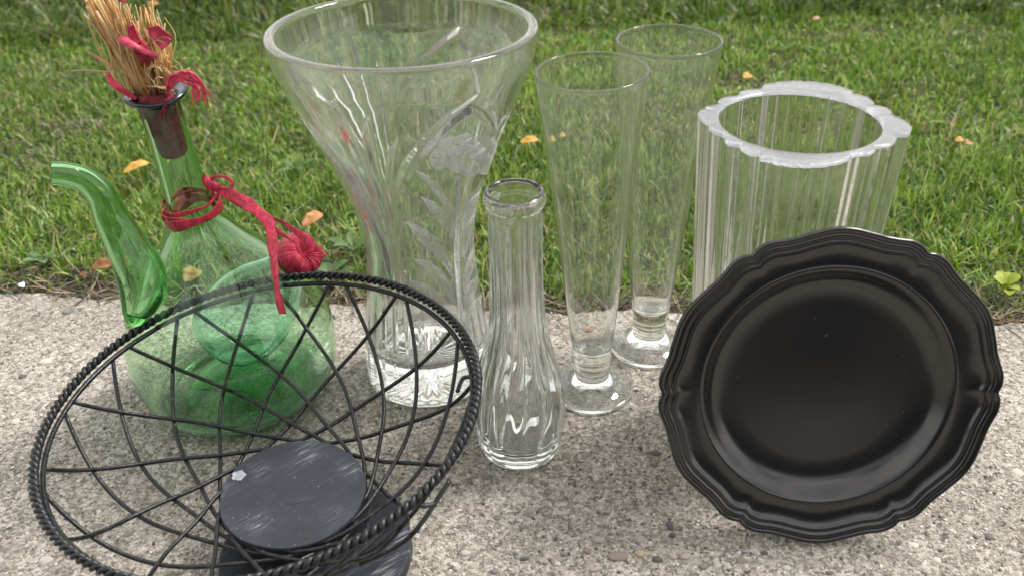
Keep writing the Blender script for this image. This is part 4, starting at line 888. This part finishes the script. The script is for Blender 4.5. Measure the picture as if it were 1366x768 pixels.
for a in [('fallen_leaf', 182, 223, .022, 36, 13, .75, M_LYEL, 'small yellow curled leaf in the grass beside the decanter neck', 'leaf', .3, .3),
          ('fallen_leaf', 417, 292, .018, 38, 17, 1.0, M_LORG, 'orange brown dry leaf in the grass between decanter and crystal vase', 'leaf', .3, .4),
          ('fallen_leaf', 706, 188, .022, 26, 13, .1, M_LYEL, 'yellow orange leaf in the grass just right of the crystal vase', 'leaf', .2, .3),
          ('fallen_leaf', 738, 179, .02, 14, 10, .3, M_LYEL, 'tiny yellow leaf seen through the front beer glass', 'leaf', .2, .3),
          ('fallen_leaf', 997, 102, .022, 14, 12, .6, M_LYEL, 'small golden leaf in the grass above the fluted vase', 'leaf', .2, .3),
          ('fallen_leaf', 136, 355, .010, 26, 18, .1, M_LBRN, 'rusty brown leaf at the slab edge beside the spout', 'leaf', .4, .3),
          ('fallen_leaf', 252, 362, .008, 30, 26, 1.2, M_LORG, 'tan leaf behind the green decanter body', 'leaf', .3, .3),
          ('fallen_leaf', 1280, 187, .018, 11, 9, .1, M_LYEL, 'tiny pale yellow leaf right of the fluted vase', 'leaf', .2, .3),
          ('fallen_leaf', 1292, 191, .018, 9, 11, .9, M_LORG, 'tiny orange leaf touching a pale yellow one, right of the fluted vase', 'leaf', .2, .3),
          ('fallen_leaf', 1089, 25, .03, 10, 6, .2, M_LPNK, 'salmon pink leaf far back in the lawn above the fluted vase', 'leaf', .2, .3),
          ('fallen_leaf', 205, 6, .03, 14, 10, .8, M_LORG, 'small orange leaf at the top edge right of the straw stopper', 'leaf', .2, .3),
          ('fallen_leaf', 112, 366, .006, 9, 7, .8, M_LBRN, 'tiny reddish leaf on the soil left of the rusty brown leaf', 'leaf', .2, .3),
          ('fallen_leaf', 785, 447, .0015, 16, 7, .1, M_LORG, 'small orange leaf on the concrete behind the front beer glass', 'leaf', .2, .1),
          ('paper_scrap', 29, 380, .004, 14, 8, -.8, M_WHITE, 'small white scrap on the slab edge at far left', 'scrap', .2, .2)]: leaf_obj(*a)
def weed(px, py, z, n, lpx, wpx, m, label, up_=.5, lobes=0):
    c = on_z(px, py, z * 0); q = np.linalg.norm(c - H0) / FPX; T = thing('weed_plant', label, 'weed', (c[0], c[1], float(lawn_z(np.array([c[0]]), np.array([c[1]]))[0])))
    for k in range(n):
        az = 2 * PI * k / n + random.uniform(-.4, .4); Lf = lpx * q * random.uniform(.7, 1.1); Wf = wpx * q * random.uniform(.8, 1.1) / 2; el = random.uniform(.2, 1.0) * up_ + .1
        s = np.linspace(0, 1, 12); cx = Lf * (s * math.cos(el) + .0); cz = Lf * (s * math.sin(el) * 1.2 - .5 * s * s * math.sin(el)) + z
        w = Wf * (.12 + np.sin(PI * np.clip((s - .15) / .85, 0, 1)) ** .8) * (1 + (lobes * .35) * np.sign(np.sin(s * 26)))
        w[-1] = .0003; rows = []
        for yv in (-1, -.5, 0, .5, 1): rows.append(np.c_[cx, yv * w, cz + .35 * w * abs(yv)])
        V = np.vstack(rows); F = grid_faces(5, 12, False).tolist(); V = np.vstack([V, V - [0, 0, .0003]]); F = F + [[a + 60 for a in f[::-1]] for f in F]
        ca, sa = math.cos(az), math.sin(az); V = np.c_[V[:, 0] * ca - V[:, 1] * sa, V[:, 0] * sa + V[:, 1] * ca, V[:, 2]]
        obj('leaf', V, F, m, T)
weed(1338, 392, .012, 7, 30, 12, M_LIME, 'lime yellow young weed at the slab edge, far right', .9)
weed(272, 12, .03, 5, 60, 20, M_WEEDB, 'pale blue green dandelion with lobed leaves at the top, right of the straw', .6, 1)
weed(1160, 14, .04, 5, 34, 12, M_WEEDB, 'grey green broad weed at the back of the lawn above the fluted vase', .5)
weed(1345, 35, .03, 5, 34, 12, M_WEED, 'bright lobed weed in the top right corner of the lawn', .7, 1)
weed(440, 372, .010, 7, 34, 14, M_WEED, 'low broad-leaved weed at the slab edge behind the basket rim', .5)
weed(472, 340, .012, 6, 36, 12, M_WEED, 'leafy weed in the grass touching the left of the crystal vase', .7)
weed(60, 355, .008, 5, 26, 9, M_WEEDB, 'small grey green weed at the slab edge, far left', .5)
weed(705, 340, .008, 5, 26, 9, M_WEED, 'dark green weed at the slab edge between bud vase and front beer glass', .5)
weed(395, 232, .012, 5, 30, 9, M_WEED, 'clover-like weed in the grass left of the crystal vase', .6)
